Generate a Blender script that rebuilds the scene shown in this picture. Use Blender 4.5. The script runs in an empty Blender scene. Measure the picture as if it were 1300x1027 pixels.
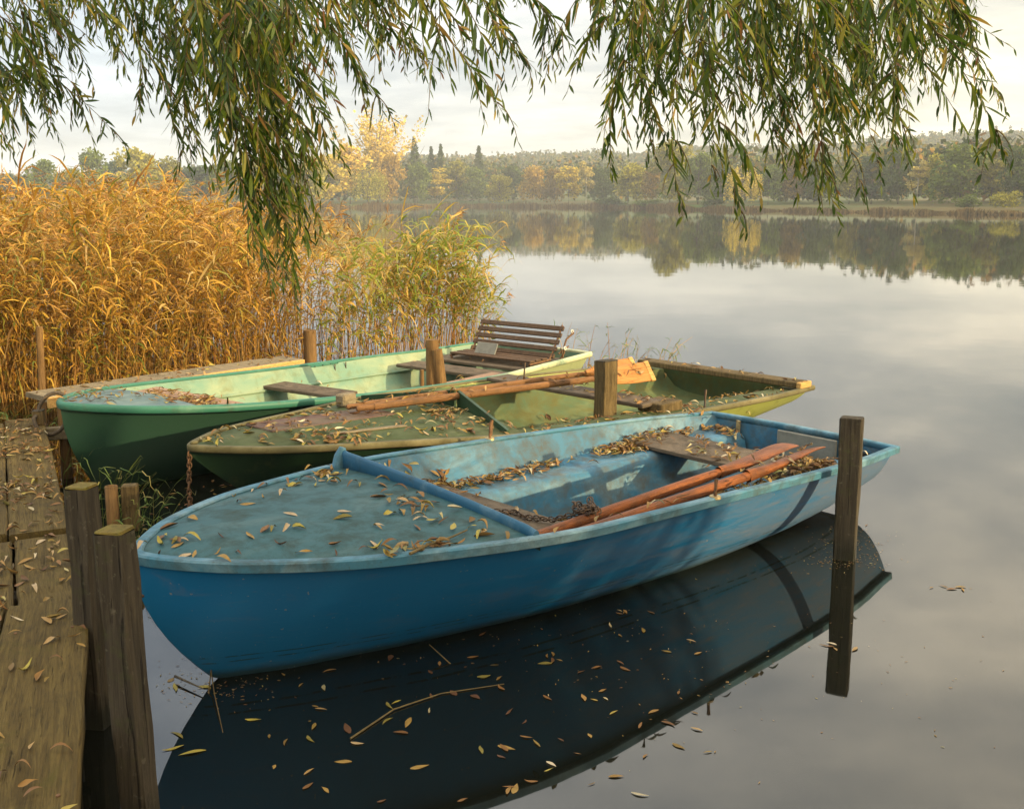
import bpy, math, random
import numpy as np
from mathutils import Vector, Matrix
from mathutils.bvhtree import BVHTree
R = math.radians
rng = np.random.default_rng(7); random.seed(7)
C = bpy.context.scene.collection
sc = bpy.context.scene

# ------------------------------------------------------------------ camera
H = 1.9; F = 1296.0; HZ = 256.0; CX, CY = 650.0, 468.5
PITCH = math.atan((CY - HZ) / F)
cd = bpy.data.cameras.new('camera'); cam = bpy.data.objects.new('camera', cd); C.objects.link(cam)
cam.location = (0, 0, H); cam.rotation_euler = (math.pi / 2 - PITCH, 0, 0)
cd.sensor_width = 36; cd.lens = 36 * F / 1300; cd.shift_y = -45 / 1300
cd.clip_start = 0.05; cd.clip_end = 6000
sc.camera = cam
# ------------------------------------------------------------------ light
SUN_AZ, SUN_EL = 116.8, 13.0          # clockwise from +Y
sdir = Vector((math.sin(R(SUN_AZ)) * math.cos(R(SUN_EL)), math.cos(R(SUN_AZ)) * math.cos(R(SUN_EL)), math.sin(R(SUN_EL))))
sl = bpy.data.lights.new('sun', 'SUN'); sl.energy = 5.0; sl.angle = R(0.6); sl.color = (1.0, 0.76, 0.40)
so = bpy.data.objects.new('sun', sl); C.objects.link(so); so.rotation_euler = sdir.to_track_quat('Z', 'Y').to_euler()
so.location = (20, -10, 12)
world = bpy.data.worlds.new("World"); sc.world = world; world.use_nodes = True
nt = world.node_tree; N = nt.nodes; Lk = nt.links; N.clear()
def nd(t, typ, **kw):
    n = t.nodes.new(typ)
    for k, v in kw.items():
        if k.startswith('i_'): n.inputs[k[2:].replace('_', ' ')].default_value = v
        else: setattr(n, k, v)
    return n
def ramp(t, stops, interp='LINEAR'):
    n = t.nodes.new('ShaderNodeValToRGB'); n.color_ramp.interpolation = interp
    e = n.color_ramp.elements
    while len(e) < len(stops): e.new(0.5)
    for i, (p, c) in enumerate(stops):
        e[i].position = p; e[i].color = (c[0], c[1], c[2], 1) if len(c) == 3 else c
    return n
sky = nd(nt, 'ShaderNodeTexSky', sky_type='NISHITA', sun_disc=False, sun_elevation=R(SUN_EL), sun_rotation=R(SUN_AZ))
sky.air_density = 1.0; sky.dust_density = 2.0
bg1 = nd(nt, 'ShaderNodeBackground'); bg1.inputs['Strength'].default_value = 0.10
Lk.new(sky.outputs[0], bg1.inputs[0])
tc = nd(nt, 'ShaderNodeTexCoord'); sep = nd(nt, 'ShaderNodeSeparateXYZ'); Lk.new(tc.outputs['Generated'], sep.inputs[0])
def mth(t, op, a, b=None, clamp=False):
    n = t.nodes.new('ShaderNodeMath'); n.operation = op; n.use_clamp = clamp
    for i, v in enumerate((a, b)):
        if v is None: continue
        if isinstance(v, (int, float)): n.inputs[i].default_value = v
        else: t.links.new(v, n.inputs[i])
    return n.outputs[0]
zz = mth(nt, 'ADD', mth(nt, 'MAXIMUM', sep.outputs['Z'], 0.0), 0.11)
px = mth(nt, 'DIVIDE', sep.outputs['X'], zz); py = mth(nt, 'DIVIDE', sep.outputs['Y'], zz)
cmb = nd(nt, 'ShaderNodeCombineXYZ'); Lk.new(px, cmb.inputs[0]); Lk.new(py, cmb.inputs[1])
n1 = nd(nt, 'ShaderNodeTexNoise', i_Scale=0.55, i_Detail=7.0, i_Roughness=0.56, i_Distortion=0.35); Lk.new(cmb.outputs[0], n1.inputs['Vector'])
n2 = nd(nt, 'ShaderNodeTexNoise', i_Scale=1.9, i_Detail=6.0, i_Roughness=0.6); Lk.new(cmb.outputs[0], n2.inputs['Vector'])
nm = mth(nt, 'ADD', mth(nt, 'MULTIPLY', n1.outputs['Fac'], 0.75), mth(nt, 'MULTIPLY', n2.outputs['Fac'], 0.25))
crmp = ramp(nt, [(0.37, (0.46, 0.50, 0.55)), (0.47, (0.68, 0.69, 0.69)), (0.57, (1.0, 0.96, 0.88))])
Lk.new(nm, crmp.inputs[0])
# the cloud deck is thinner, brighter and warmer towards the sun
dt = nd(nt, 'ShaderNodeVectorMath', operation='DOT_PRODUCT'); Lk.new(tc.outputs['Generated'], dt.inputs[0])
dt.inputs[1].default_value = (math.sin(R(SUN_AZ)), math.cos(R(SUN_AZ)), 0.1)
sw = mth(nt, 'ADD', mth(nt, 'MULTIPLY', dt.outputs['Value'], 0.5), 0.5, True)
srmp = ramp(nt, [(0.0, (0.62, 0.74, 0.93)), (0.12, (0.69, 0.81, 0.97)), (0.28, (0.90, 0.94, 0.98)), (0.5, (1.24, 1.15, 0.97)), (1.0, (2.0, 1.6, 1.1))])
Lk.new(sw, srmp.inputs[0])
mx = nd(nt, 'ShaderNodeMix', data_type='RGBA', blend_type='MULTIPLY'); mx.inputs['Factor'].default_value = 1
Lk.new(crmp.outputs[0], mx.inputs['A']); Lk.new(srmp.outputs[0], mx.inputs['B'])
bg2 = nd(nt, 'ShaderNodeBackground'); bg2.inputs['Strength'].default_value = 1.0
Lk.new(mx.outputs['Result'], bg2.inputs[0])
zb0 = mth(nt, 'MULTIPLY_ADD', mth(nt, 'MAXIMUM', sep.outputs['Z'], 0.0), 1.55); zb0.node.inputs[2].default_value = 0.77; Lk.new(zb0, bg2.inputs['Strength'])
ms = nd(nt, 'ShaderNodeMixShader')
cov = mth(nt, 'MULTIPLY_ADD', nm, 1.2); cov.node.inputs[2].default_value = 0.2; cov.node.use_clamp = True
Lk.new(cov, ms.inputs[0]); Lk.new(bg1.outputs[0], ms.inputs[1]); Lk.new(bg2.outputs[0], ms.inputs[2])
wo = nd(nt, 'ShaderNodeOutputWorld'); Lk.new(ms.outputs[0], wo.inputs[0])
sc.view_settings.view_transform = 'Standard'; sc.view_settings.look = 'None'
sc.view_settings.exposure = 0.50; sc.view_settings.gamma = 1.0; sc.view_settings.use_curve_mapping = False
sc.render.engine = 'CYCLES'
cy = sc.cycles; cy.use_denoising = True; cy.max_bounces = 6; cy.diffuse_bounces = 3; cy.glossy_bounces = 4
cy.transmission_bounces = 3; cy.transparent_max_bounces = 6; cy.volume_bounces = 2; cy.caustics_reflective = False; cy.caustics_refractive = False
cy.sample_clamp_indirect = 6; cy.use_adaptive_sampling = True; cy.adaptive_threshold = 0.015

# ------------------------------------------------------------------ helpers
_th = PITCH; _c, _s = math.cos(_th), math.sin(_th)
def ray(px, py):
    a = (px - CX) / F; b = -(py - CY) / F
    return Vector((a, _c + b * _s, -_s + b * _c))
def at(px, py, z):                      # point at height z seen at a pixel of the photograph
    d = ray(px, py); t = (z - H) / d.z
    return Vector((0, 0, H)) + d * t
def aty(px, py, y):                     # point at ground distance y
    d = ray(px, py); return Vector((0, 0, H)) + d * (y / d.y)
def tag(o, label=None, cat=None, group=None, kind=None):
    if label: o['label'] = label
    if cat: o['category'] = cat
    if group: o['group'] = group
    if kind: o['kind'] = kind
    return o
def empty(name, loc=(0, 0, 0), rz=0.0, label=None, cat=None, group=None):
    o = bpy.data.objects.new(name, None); C.objects.link(o); o.location = loc; o.rotation_euler = (0, 0, rz)
    o.empty_display_size = 0.1
    return tag(o, label, cat, group)
def mesh_np(name, verts, faces_list, mats=(), parent=None, smooth=True, midx=None, loc=None):
    """faces_list: list of int arrays [n,k]; midx: list of arrays or ints per faces block"""
    me = bpy.data.meshes.new(name)
    verts = np.asarray(verts, dtype=np.float32).reshape(-1, 3)
    if loc is not None: verts = verts - np.array(loc, dtype=np.float32)
    blocks = [np.asarray(f, dtype=np.int32) for f in faces_list]
    mi = []
    for i, b in enumerate(blocks):
        m = 0 if midx is None else midx[i]
        mi.append(np.full(len(b), m, dtype=np.int32) if np.isscalar(m) else np.asarray(m, dtype=np.int32))
    keep = [i for i, b in enumerate(blocks) if len(b)]
    blocks = [blocks[i] for i in keep]; mi = [mi[i] for i in keep]
    me.vertices.add(len(verts)); me.vertices.foreach_set('co', verts.ravel())
    loops = np.concatenate([b.ravel() for b in blocks]); tot = np.concatenate([np.full(len(b), b.shape[1], dtype=np.int32) for b in blocks])
    st = np.concatenate([[0], np.cumsum(tot)[:-1]]).astype(np.int32)
    me.loops.add(len(loops)); me.loops.foreach_set('vertex_index', loops)
    me.polygons.add(len(tot)); me.polygons.foreach_set('loop_start', st); me.polygons.foreach_set('loop_total', tot)
    me.polygons.foreach_set('material_index', np.concatenate(mi))
    me.polygons.foreach_set('use_smooth', np.full(len(tot), smooth, dtype=bool))
    me.update(calc_edges=True); me.validate()
    for m in mats: me.materials.append(m)
    o = bpy.data.objects.new(name, me); C.objects.link(o)
    if loc is not None: o.location = loc
    if parent: o.parent = parent
    return o
class MB:
    def __init__(s): s.v = []; s.f = []; s.m = []; s.sm = []
    def add(s, vs, fs, m=0, smooth=False):
        o = len(s.v); s.v += [tuple(v) for v in vs]; s.f += [tuple(i + o for i in f) for f in fs]
        s.m += [m] * len(fs); s.sm += [smooth] * len(fs); return s
    def grid(s, P, m=0, smooth=True, close_u=False, close_v=False, flip=False):
        """P[i][j] points"""
        nu, nv = len(P), len(P[0]); vs = [p for r in P for p in r]; fs = []
        for i in range(nu if close_u else nu - 1):
            for j in range(nv if close_v else nv - 1):
                a, b, c, d = i * nv + j, i * nv + (j + 1) % nv, ((i + 1) % nu) * nv + (j + 1) % nv, ((i + 1) % nu) * nv + j
                fs.append((a, d, c, b) if flip else (a, b, c, d))
        return s.add(vs, fs, m, smooth)
    def box(s, c, size, rot=None, bev=0.004, m=0, taper=None, seg=1):
        """chamfered box, optional 3x3 rot; subdivided a little so it can be roughened"""
        hx, hy, hz = [q / 2 for q in size]; b = min(bev, hx * .8, hy * .8, hz * .8)
        prof = [(-hx, -hy + b), (-hx + b, -hy), (hx - b, -hy), (hx, -hy + b), (hx, hy - b), (hx - b, hy), (-hx + b, hy), (-hx, hy - b)]
        def ins(q, k): return [(x - math.copysign(k, x), y - math.copysign(k, y)) for x, y in q]
        inn = [(max(-hx + b, min(hx - b, x)), max(-hy + b, min(hy - b, y))) for x, y in prof]
        rings = [[(x, y, -hz) for x, y in inn]] + [[(x, y, -hz + b + (2 * hz - 2 * b) * k / seg) for x, y in prof] for k in range(seg + 1)] + [[(x, y, hz) for x, y in inn]]
        vs = [Vector(p) for r in rings for p in r]
        if taper: vs = [Vector((v.x * (1 + taper * v.z / hz), v.y * (1 + taper * v.z / hz), v.z)) for v in vs]
        if rot is not None: vs = [rot @ v for v in vs]
        vs = [v + Vector(c) for v in vs]; fs = []
        for i in range(len(rings) - 1):
            for j in range(8): k = (j + 1) % 8; fs.append((i * 8 + j, i * 8 + k, i * 8 + 8 + k, i * 8 + 8 + j))
        fs.append(tuple(range(7, -1, -1))); n = (len(rings) - 1) * 8; fs.append(tuple(range(n, n + 8)))
        return s.add(vs, fs, m, False)
    def tube(s, pts, rad, n=8, m=0, caps=True, smooth=True, squash=None):
        pts = [Vector(p) for p in pts]; K = len(pts)
        if isinstance(rad, (int, float)): rad = [rad] * K
        rings = []; up = Vector((0, 0, 1))
        for i, p in enumerate(pts):
            t = (pts[min(i + 1, K - 1)] - pts[max(i - 1, 0)]).normalized()
            a = t.cross(up)
            if a.length < 1e-3: a = t.cross(Vector((0, 1, 0)))
            a.normalize(); b = a.cross(t)
            q = squash[i] if squash else (1, 1)
            rings.append([p + a * math.cos(2 * math.pi * k / n) * rad[i] * q[0] + b * math.sin(2 * math.pi * k / n) * rad[i] * q[1] for k in range(n)])
        s.grid(rings, m, smooth, close_v=True)
        if caps:
            o = len(s.v); s.add(rings[0], [tuple(range(n - 1, -1, -1))], m, False); s.add(rings[-1], [tuple(range(n))], m, False)
        return s
    def rough(s, amt, seed=0, fz=1.0):
        r = random.Random(seed); cache = {}
        nv = []
        for v in s.v:
            k = tuple(round(c, 4) for c in v)
            if k not in cache: cache[k] = (r.gauss(0, amt), r.gauss(0, amt), r.gauss(0, amt) * fz)
            d = cache[k]; nv.append((v[0] + d[0], v[1] + d[1], v[2] + d[2]))
        s.v = nv; return s
    def build(s, name, mats, parent=None, smooth=None):
        me = bpy.data.meshes.new(name); me.from_pydata(s.v, [], s.f)
        if not isinstance(mats, (list, tuple)): mats = [mats]
        for m in mats: me.materials.append(m)
        me.polygons.foreach_set('material_index', s.m)
        me.polygons.foreach_set('use_smooth', s.sm if smooth is None else [smooth] * len(s.f))
        me.update()
        o = bpy.data.objects.new(name, me); C.objects.link(o)
        if parent: o.parent = parent
        return o
def ribbons(P, W, S):
    """P[N,K,3] centre lines, W[N,K] half widths, S[N,3] or [N,K,3] side vectors -> verts, quads"""
    n, k, _ = P.shape
    if S.ndim == 2: S = np.repeat(S[:, None, :], k, 1)
    V = np.stack([P - S * W[..., None], P + S * W[..., None]], 2)           # n,k,2,3
    base = (np.arange(n) * k * 2)[:, None]; j = np.arange(k - 1)[None, :] * 2
    a = base + j
    Fq = np.stack([a, a + 1, a + 3, a + 2], -1).reshape(-1, 4)
    return V.reshape(-1, 3), Fq
def tubes(P, Rr, ns=3):
    n, k, _ = P.shape
    T = np.gradient(P, axis=1); T /= np.linalg.norm(T, axis=2, keepdims=True) + 1e-9
    ref = np.where(np.abs(T[..., 2:3]) > .8, np.array([1., 0, 0]), np.array([0, 0, 1.]))
    A = np.cross(T, ref); A /= np.linalg.norm(A, axis=2, keepdims=True) + 1e-9; B = np.cross(T, A)
    ang = 2 * np.pi * np.arange(ns) / ns
    V = P[:, :, None, :] + Rr[:, :, None, None] * (A[:, :, None, :] * np.cos(ang)[None, None, :, None] + B[:, :, None, :] * np.sin(ang)[None, None, :, None])
    base = (np.arange(n) * k * ns)[:, None, None]; jj = (np.arange(k - 1) * ns)[None, :, None]; s0 = np.arange(ns)[None, None, :]; s1 = (s0 + 1) % ns
    Fq = np.stack([base + jj + s0, base + jj + s1, base + jj + ns + s1, base + jj + ns + s0], -1).reshape(-1, 4)
    return V.reshape(-1, 3), Fq
def join(parts):
    vs = []; fs = []; ms = []; o = 0
    for v, f, m in parts:
        vs.append(v); fs.append(f + o); ms.append(m); o += len(v)
    return np.concatenate(vs), fs, ms
def unit(a): return a / (np.linalg.norm(a, axis=-1, keepdims=True) + 1e-9)
# ------------------------------------------------------------------ materials
def mat(name):
    m = bpy.data.materials.new(name); m.use_nodes = True; t = m.node_tree; t.nodes.clear()
    out = t.nodes.new('ShaderNodeOutputMaterial'); return m, t, out
def noise_vec(t, scale=(1, 1, 1), coord='Object'):
    tc = t.nodes.new('ShaderNodeTexCoord'); mp = t.nodes.new('ShaderNodeMapping'); mp.inputs['Scale'].default_value = scale
    t.links.new(tc.outputs[coord], mp.inputs[0]); return mp.outputs[0]
def mixc(t, fac, a, b, blend='MIX'):
    n = t.nodes.new('ShaderNodeMix'); n.data_type = 'RGBA'; n.blend_type = blend
    for k, v in (('Factor', fac), ('A', a), ('B', b)):
        if isinstance(v, (int, float)): n.inputs[k].default_value = v
        elif isinstance(v, (tuple, list)): n.inputs[k].default_value = (v[0], v[1], v[2], 1)
        else: t.links.new(v, n.inputs[k])
    return n.outputs['Result']
def noise(t, vec, scale, detail=5, rough=.6, dist=0.0):
    n = nd(t, 'ShaderNodeTexNoise'); n.inputs['Scale'].default_value = scale; n.inputs['Detail'].default_value = detail
    n.inputs['Roughness'].default_value = rough; n.inputs['Distortion'].default_value = dist
    if vec is not None: t.links.new(vec, n.inputs['Vector'])
    return n.outputs['Fac']
def step(t, v, lo, hi):
    n = t.nodes.new('ShaderNodeMapRange'); n.inputs['From Min'].default_value = lo; n.inputs['From Max'].default_value = hi
    t.links.new(v, n.inputs['Value']); return n.outputs[0]
def bsdf(t, out, col, rough=.6, bump=None, bstr=.3, bdist=.01, spec=.32):
    p = t.nodes.new('ShaderNodeBsdfPrincipled')
    if isinstance(col, (tuple, list)): p.inputs['Base Color'].default_value = (*col[:3], 1)
    else: t.links.new(col, p.inputs['Base Color'])
    if isinstance(rough, (int, float)): p.inputs['Roughness'].default_value = rough
    else: t.links.new(rough, p.inputs['Roughness'])
    p.inputs['Specular IOR Level'].default_value = spec
    if bump is not None:
        b = t.nodes.new('ShaderNodeBump'); b.inputs['Strength'].default_value = bstr; b.inputs['Distance'].default_value = bdist
        t.links.new(bump, b.inputs['Height']); t.links.new(b.outputs[0], p.inputs['Normal'])
    t.links.new(p.outputs[0], out.inputs['Surface']); return p
def paint(name, base, fade, dirt, fade_amt=.5, dirt_amt=.35, rough=.42, fscale=(1.2, 3, 3), dscale=7):
    """old boat paint: base colour, chalky faded patches, grime and fine scratches"""
    m, t, out = mat(name)
    v = noise_vec(t, fscale); v2 = noise_vec(t); v3 = noise_vec(t, (3, 40, 40))
    f1 = step(t, noise(t, v, 1.6, 7, .65, .6), .62 - fade_amt * .35, .80 - fade_amt * .2)
    c = mixc(t, f1, base, fade)
    f3 = step(t, noise(t, v3, 2.0, 4, .7), .60, .72)
    c = mixc(t, mth(t, 'MULTIPLY', f3, .28), c, fade)
    f2 = step(t, noise(t, v2, dscale, 8, .72, .3), .66 - dirt_amt * .35, .84 - dirt_amt * .2)
    c = mixc(t, mth(t, 'MULTIPLY', f2, .8), c, dirt)
    sp = step(t, noise(t, v2, 60, 3, .6), .66, .72); c = mixc(t, mth(t, 'MULTIPLY', sp, .5), c, dirt)
    bsdf(t, out, c, mth(t, 'ADD', mth(t, 'MULTIPLY', f2, .3), rough), noise(t, v2, 25, 5), .25, .004)
    return m
def wood(name, c1, c2, dark, scale=(2, 30, 30), moss=None, moss_amt=.4, rough=.8, grime=.4):
    m, t, out = mat(name)
    v = noise_vec(t, scale); v2 = noise_vec(t)
    g = noise(t, v, 1.6, 8, .7, .8)
    c = mixc(t, step(t, g, .42, .58), c1, c2)
    fine = noise(t, v, 6.5, 4, .7); c = mixc(t, mth(t, 'MULTIPLY', step(t, fine, .50, .64), .45), c, dark)
    cr = step(t, noise(t, v, 2.6, 8, .8, .5), .60, .655); c = mixc(t, mth(t, 'MULTIPLY', cr, .75), c, dark)
    gr = step(t, noise(t, v2, 3.5, 7, .7), .62 - grime * .25, .8 - grime * .15); c = mixc(t, mth(t, 'MULTIPLY', gr, .8), c, dark)
    if moss: c = mixc(t, step(t, noise(t, v2, 5, 8, .7, .4), .66 - moss_amt * .3, .78 - moss_amt * .2), c, moss)
    bsdf(t, out, c, rough, mth(t, 'SUBTRACT', mth(t, 'ADD', g, mth(t, 'MULTIPLY', fine, .6)), cr), .9, .008, .2)
    return m
def leafmat(name, stops, trans=.35, rough=.55, objcol=False, patch=None, var=.5, spec=.3):
    """each leaf (mesh island) takes its own colour from the ramp; patch: (scale, amount) shifts the choice by place"""
    m, t, out = mat(name)
    geo = t.nodes.new('ShaderNodeNewGeometry'); r = geo.outputs['Random Per Island']
    if patch:
        pn = noise(t, noise_vec(t), patch[0], 3); r = mth(t, 'ADD', r, mth(t, 'MULTIPLY', mth(t, 'SUBTRACT', pn, .5), patch[1]), True)
    if objcol:
        oi = t.nodes.new('ShaderNodeObjectInfo')
        rr = ramp(t, [(0, (1 - var, 1 - var, 1 - var)), (.5, (1, 1, 1)), (1, (1 + var, 1 + var * .8, 1 + var * .3))]); t.links.new(r, rr.inputs[0])
        col = mixc(t, 1.0, oi.outputs['Color'], rr.outputs[0], 'MULTIPLY')
    else:
        rr = ramp(t, stops); t.links.new(r, rr.inputs[0]); col = rr.outputs[0]
    p = t.nodes.new('ShaderNodeBsdfPrincipled'); t.links.new(col, p.inputs['Base Color']); p.inputs['Roughness'].default_value = rough
    p.inputs['Specular IOR Level'].default_value = spec
    tr = t.nodes.new('ShaderNodeBsdfTranslucent'); t.links.new(col, tr.inputs[0])
    mxs = t.nodes.new('ShaderNodeMixShader'); mxs.inputs[0].default_value = trans
    t.links.new(p.outputs[0], mxs.inputs[1]); t.links.new(tr.outputs[0], mxs.inputs[2]); t.links.new(mxs.outputs[0], out.inputs['Surface'])
    return m
def plain(name, col, rough=.6, col2=None, sc_=8, metal=0.0, bstr=.3):
    m, t, out = mat(name); v = noise_vec(t)
    n = noise(t, v, sc_, 7, .7)
    c = mixc(t, step(t, n, .4, .65), col, col2 or tuple(x * .6 for x in col))
    p = bsdf(t, out, c, rough, n, bstr, .006); p.inputs['Metallic'].default_value = metal; return m

M = {}
M['blue_hull'] = paint('blue_hull_paint', (.008, .095, .27), (.09, .17, .30), (.09, .07, .075), .22, .20, .34)
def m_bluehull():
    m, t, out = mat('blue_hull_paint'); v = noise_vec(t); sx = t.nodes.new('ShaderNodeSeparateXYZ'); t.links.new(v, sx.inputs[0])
    vs_ = noise_vec(t, (1.0, 3, 6)); g = step(t, sx.outputs[0], .8, 3.6)  # fade grows aft: mauve scuffs, plus a sunlit stern put into the colour
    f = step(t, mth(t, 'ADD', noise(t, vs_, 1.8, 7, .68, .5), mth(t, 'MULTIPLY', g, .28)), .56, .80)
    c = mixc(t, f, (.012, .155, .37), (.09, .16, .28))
    f2 = step(t, mth(t, 'ADD', noise(t, noise_vec(t, (2, 2, 12)), 3.5, 8, .75, .4), mth(t, 'MULTIPLY', g, .10)), .62, .78)
    c = mixc(t, mth(t, 'MULTIPLY', f2, .6), c, (.20, .17, .17))
    sc1 = step(t, noise(t, noise_vec(t, (2.5, 30, 60)), 2.0, 4, .75), .66, .72); c = mixc(t, mth(t, 'MULTIPLY', sc1, .35), c, (.24, .30, .36))
    # weed line just above the water
    wl_ = step(t, mth(t, 'ADD', sx.outputs[2], mth(t, 'MULTIPLY', noise(t, vs_, 9, 5), .03)), .075, .03); c = mixc(t, mth(t, 'MULTIPLY', wl_, .8), c, (.03, .045, .025))
    z_ = mth(t, 'ADD', sx.outputs[2], mth(t, 'MULTIPLY', noise(t, vs_, 2, 2), .012)); br = step(t, noise(t, noise_vec(t, (4, 4, 4)), 3, 5, .7), .42, .52)
    for zc in (.098, .125):
        ln = mth(t, 'LESS_THAN', mth(t, 'ABSOLUTE', mth(t, 'SUBTRACT', z_, zc)), .0035); c = mixc(t, mth(t, 'MULTIPLY', mth(t, 'MULTIPLY', ln, br), .8), c, (.02, .05, .06))
    chip = step(t, noise(t, v, 38, 3, .55), .70, .73); c = mixc(t, mth(t, 'MULTIPLY', chip, .8), c, (.30, .27, .22))
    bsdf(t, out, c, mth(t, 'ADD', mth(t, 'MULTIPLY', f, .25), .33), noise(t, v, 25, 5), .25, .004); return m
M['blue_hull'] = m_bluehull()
M['blue_in'] = paint('blue_inner_paint', (.030, .14, .25), (.14, .25, .32), (.085, .07, .04), .45, .72, .5, dscale=9)
M['blue_deck'] = paint('blue_deck_paint', (.026, .092, .112), (.065, .13, .14), (.03, .036, .022), .35, .62, .62)
M['blue_rim'] = paint('blue_rim_paint', (.050, .17, .26), (.21, .33, .39), (.05, .055, .04), .45, .62, .5)
M['blue_coam'] = paint('blue_coaming_paint', (.018, .095, .18), (.10, .19, .25), (.05, .06, .05), .25, .3, .5)
M['g2_hull'] = paint('dark_green_hull_paint', (.018, .05, .022), (.05, .09, .04), (.03, .03, .02), .2, .35, .5)
M['g2_stern'] = paint('yellow_green_stern_paint', (.30, .36, .09), (.42, .45, .16), (.10, .10, .04), .5, .35, .5)
M['g2_in'] = paint('green_inner_paint', (.05, .10, .045), (.12, .16, .07), (.10, .085, .02), .4, .9, .55)
M['g2_deck'] = paint('mossy_green_deck_paint', (.045, .068, .018), (.10, .11, .045), (.05, .05, .025), .5, .55, .7)
M['g2_rim'] = paint('grey_green_rim_paint', (.11, .10, .045), (.19, .165, .085), (.06, .045, .02), .5, .5, .7)
M['red_patch'] = paint('worn_red_paint', (.11, .06, .045), (.14, .11, .07), (.07, .06, .04), .5, .5, .7)
M['g1_hull'] = paint('sea_green_hull_paint', (.010, .085, .050), (.03, .12, .07), (.04, .07, .04), .3, .2, .35)
M['g1_in'] = paint('pale_green_inner_paint', (.14, .25, .19), (.27, .32, .20), (.13, .15, .07), .6, .5, .5)
M['g1_rim'] = paint('green_rim_paint', (.035, .15, .11), (.10, .24, .18), (.07, .08, .05), .5, .5, .4)
def m_rim1():
    m, t, out = mat('green_rim_paint_worn_sunlit'); v = noise_vec(t); sx = t.nodes.new('ShaderNodeSeparateXYZ'); t.links.new(v, sx.inputs[0])
    f = step(t, mth(t, 'ADD', sx.outputs[0], mth(t, 'MULTIPLY', noise(t, v, 2.5, 6, .7), 1.2)), 3.9, 4.5); nr = mth(t, 'LESS_THAN', sx.outputs[1], 0.0); f = mth(t, 'MULTIPLY', f, nr)  # near stern quarter pale yellow: sunlight put into the rim colour
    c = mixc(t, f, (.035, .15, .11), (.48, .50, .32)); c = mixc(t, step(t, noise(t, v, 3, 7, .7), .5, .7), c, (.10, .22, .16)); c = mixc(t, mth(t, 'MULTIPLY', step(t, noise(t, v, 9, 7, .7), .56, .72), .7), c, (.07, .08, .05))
    bsdf(t, out, c, .45, noise(t, v, 25, 5), .25, .004); return m
M['g1_rim'] = m_rim1()
M['g1_deck'] = paint('grey_blue_deck_paint', (.10, .16, .17), (.17, .23, .22), (.10, .11, .07), .5, .35, .6)
M['thwart'] = wood('weathered_thwart_wood', (.095, .072, .05), (.14, .108, .075), (.035, .028, .02), (3, 2, 30), None, 0, .75)
M['pinkwood'] = wood('pinkish_bench_wood', (.32, .20, .14), (.38, .26, .19), (.12, .08, .05), (2, 30, 30))
M['greywood'] = wood('grey_old_wood', (.20, .165, .11), (.28, .23, .15), (.07, .055, .035), (2, 26, 26))
M['yelwood'] = wood('yellow_cut_and_sunlit_wood', (.50, .30, .10), (.60, .38, .14), (.25, .14, .05), (2, 26, 26))
M['pier'] = wood('mossy_pier_wood', (.075, .052, .017), (.125, .09, .029), (.028, .022, .011), (26, 1.6, 20), (.075, .062, .014), .35, .85)
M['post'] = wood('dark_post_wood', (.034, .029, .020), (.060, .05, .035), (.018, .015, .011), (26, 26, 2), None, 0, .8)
def m_post(name, c1, c2, dark):
    m, t, out = mat(name); v = noise_vec(t, (30, 30, 1.6)); v2 = noise_vec(t); sx = t.nodes.new('ShaderNodeSeparateXYZ'); t.links.new(v2, sx.inputs[0])
    g = noise(t, v, 1.8, 8, .75, .6); c = mixc(t, step(t, g, .40, .60), c1, c2); crk = step(t, noise(t, noise_vec(t, (38, 38, .9)), 1.6, 6, .7, .5), .60, .64); c = mixc(t, mth(t, 'MULTIPLY', crk, .9), c, dark)
    c = mixc(t, mth(t, 'MULTIPLY', step(t, noise(t, v2, 9, 7, .7), .54, .66), .6), c, (.055, .062, .022))
    c = mixc(t, mth(t, 'MULTIPLY', step(t, noise(t, v2, 22, 5, .7), .60, .68), .5), c, (.16, .15, .11))
    wet = step(t, mth(t, 'ADD', sx.outputs[2], mth(t, 'MULTIPLY', noise(t, v2, 12, 5), .10)), .20, .10); c = mixc(t, mth(t, 'MULTIPLY', wet, .8), c, (.012, .014, .008))
    rg = mth(t, 'SUBTRACT', .85, mth(t, 'MULTIPLY', wet, .45))
    bsdf(t, out, c, rg, mth(t, 'SUBTRACT', g, mth(t, 'MULTIPLY', crk, 1.4)), 1.0, .008, .25); return m
M['post'] = m_post('dark_post_wood', (.036, .030, .021), (.072, .060, .042), (.010, .008, .006))
M['posttop'] = wood('mossy_post_top', (.14, .11, .028), (.19, .145, .036), (.05, .04, .015), (12, 12, 12), (.11, .115, .02), .5)
M['postlit'] = wood('sunlit_post_wood', (.095, .068, .03), (.16, .115, .052), (.03, .022, .012), (26, 26, 2), None, 0, .8)  # lighter copy of the post wood, with sunlight put into its colour
M['roundpost'] = wood('round_post_wood', (.15, .088, .035), (.22, .13, .052), (.05, .03, .015), (26, 26, 2), None, 0, .8)
M['oar'] = wood('varnished_oar_wood', (.22, .062, .014), (.30, .095, .022), (.07, .035, .02), (2, 30, 30), None, 0, .42, .8)
M['oargrey'] = wood('worn_oar_wood', (.20, .10, .042), (.27, .13, .05), (.07, .045, .025), (2, 30, 30), None, 0, .6, .8)
M['blade'] = wood('orange_blade_wood', (.42, .18, .05), (.50, .23, .07), (.24, .10, .035), (2, 24, 24), None, 0, .5, .2)
M['rust'] = plain('rusty_iron', (.22, .12, .06), .8, (.10, .06, .04), 30, .3)
M['iron'] = plain('dark_iron', (.08, .07, .065), .6, (.15, .09, .05), 30, .6)
M['brass'] = plain('worn_brass', (.45, .36, .18), .5, (.25, .18, .09), 30, .5)
M['white'] = plain('chipped_white', (.62, .62, .58), .6, (.45, .42, .36), 10)
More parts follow.
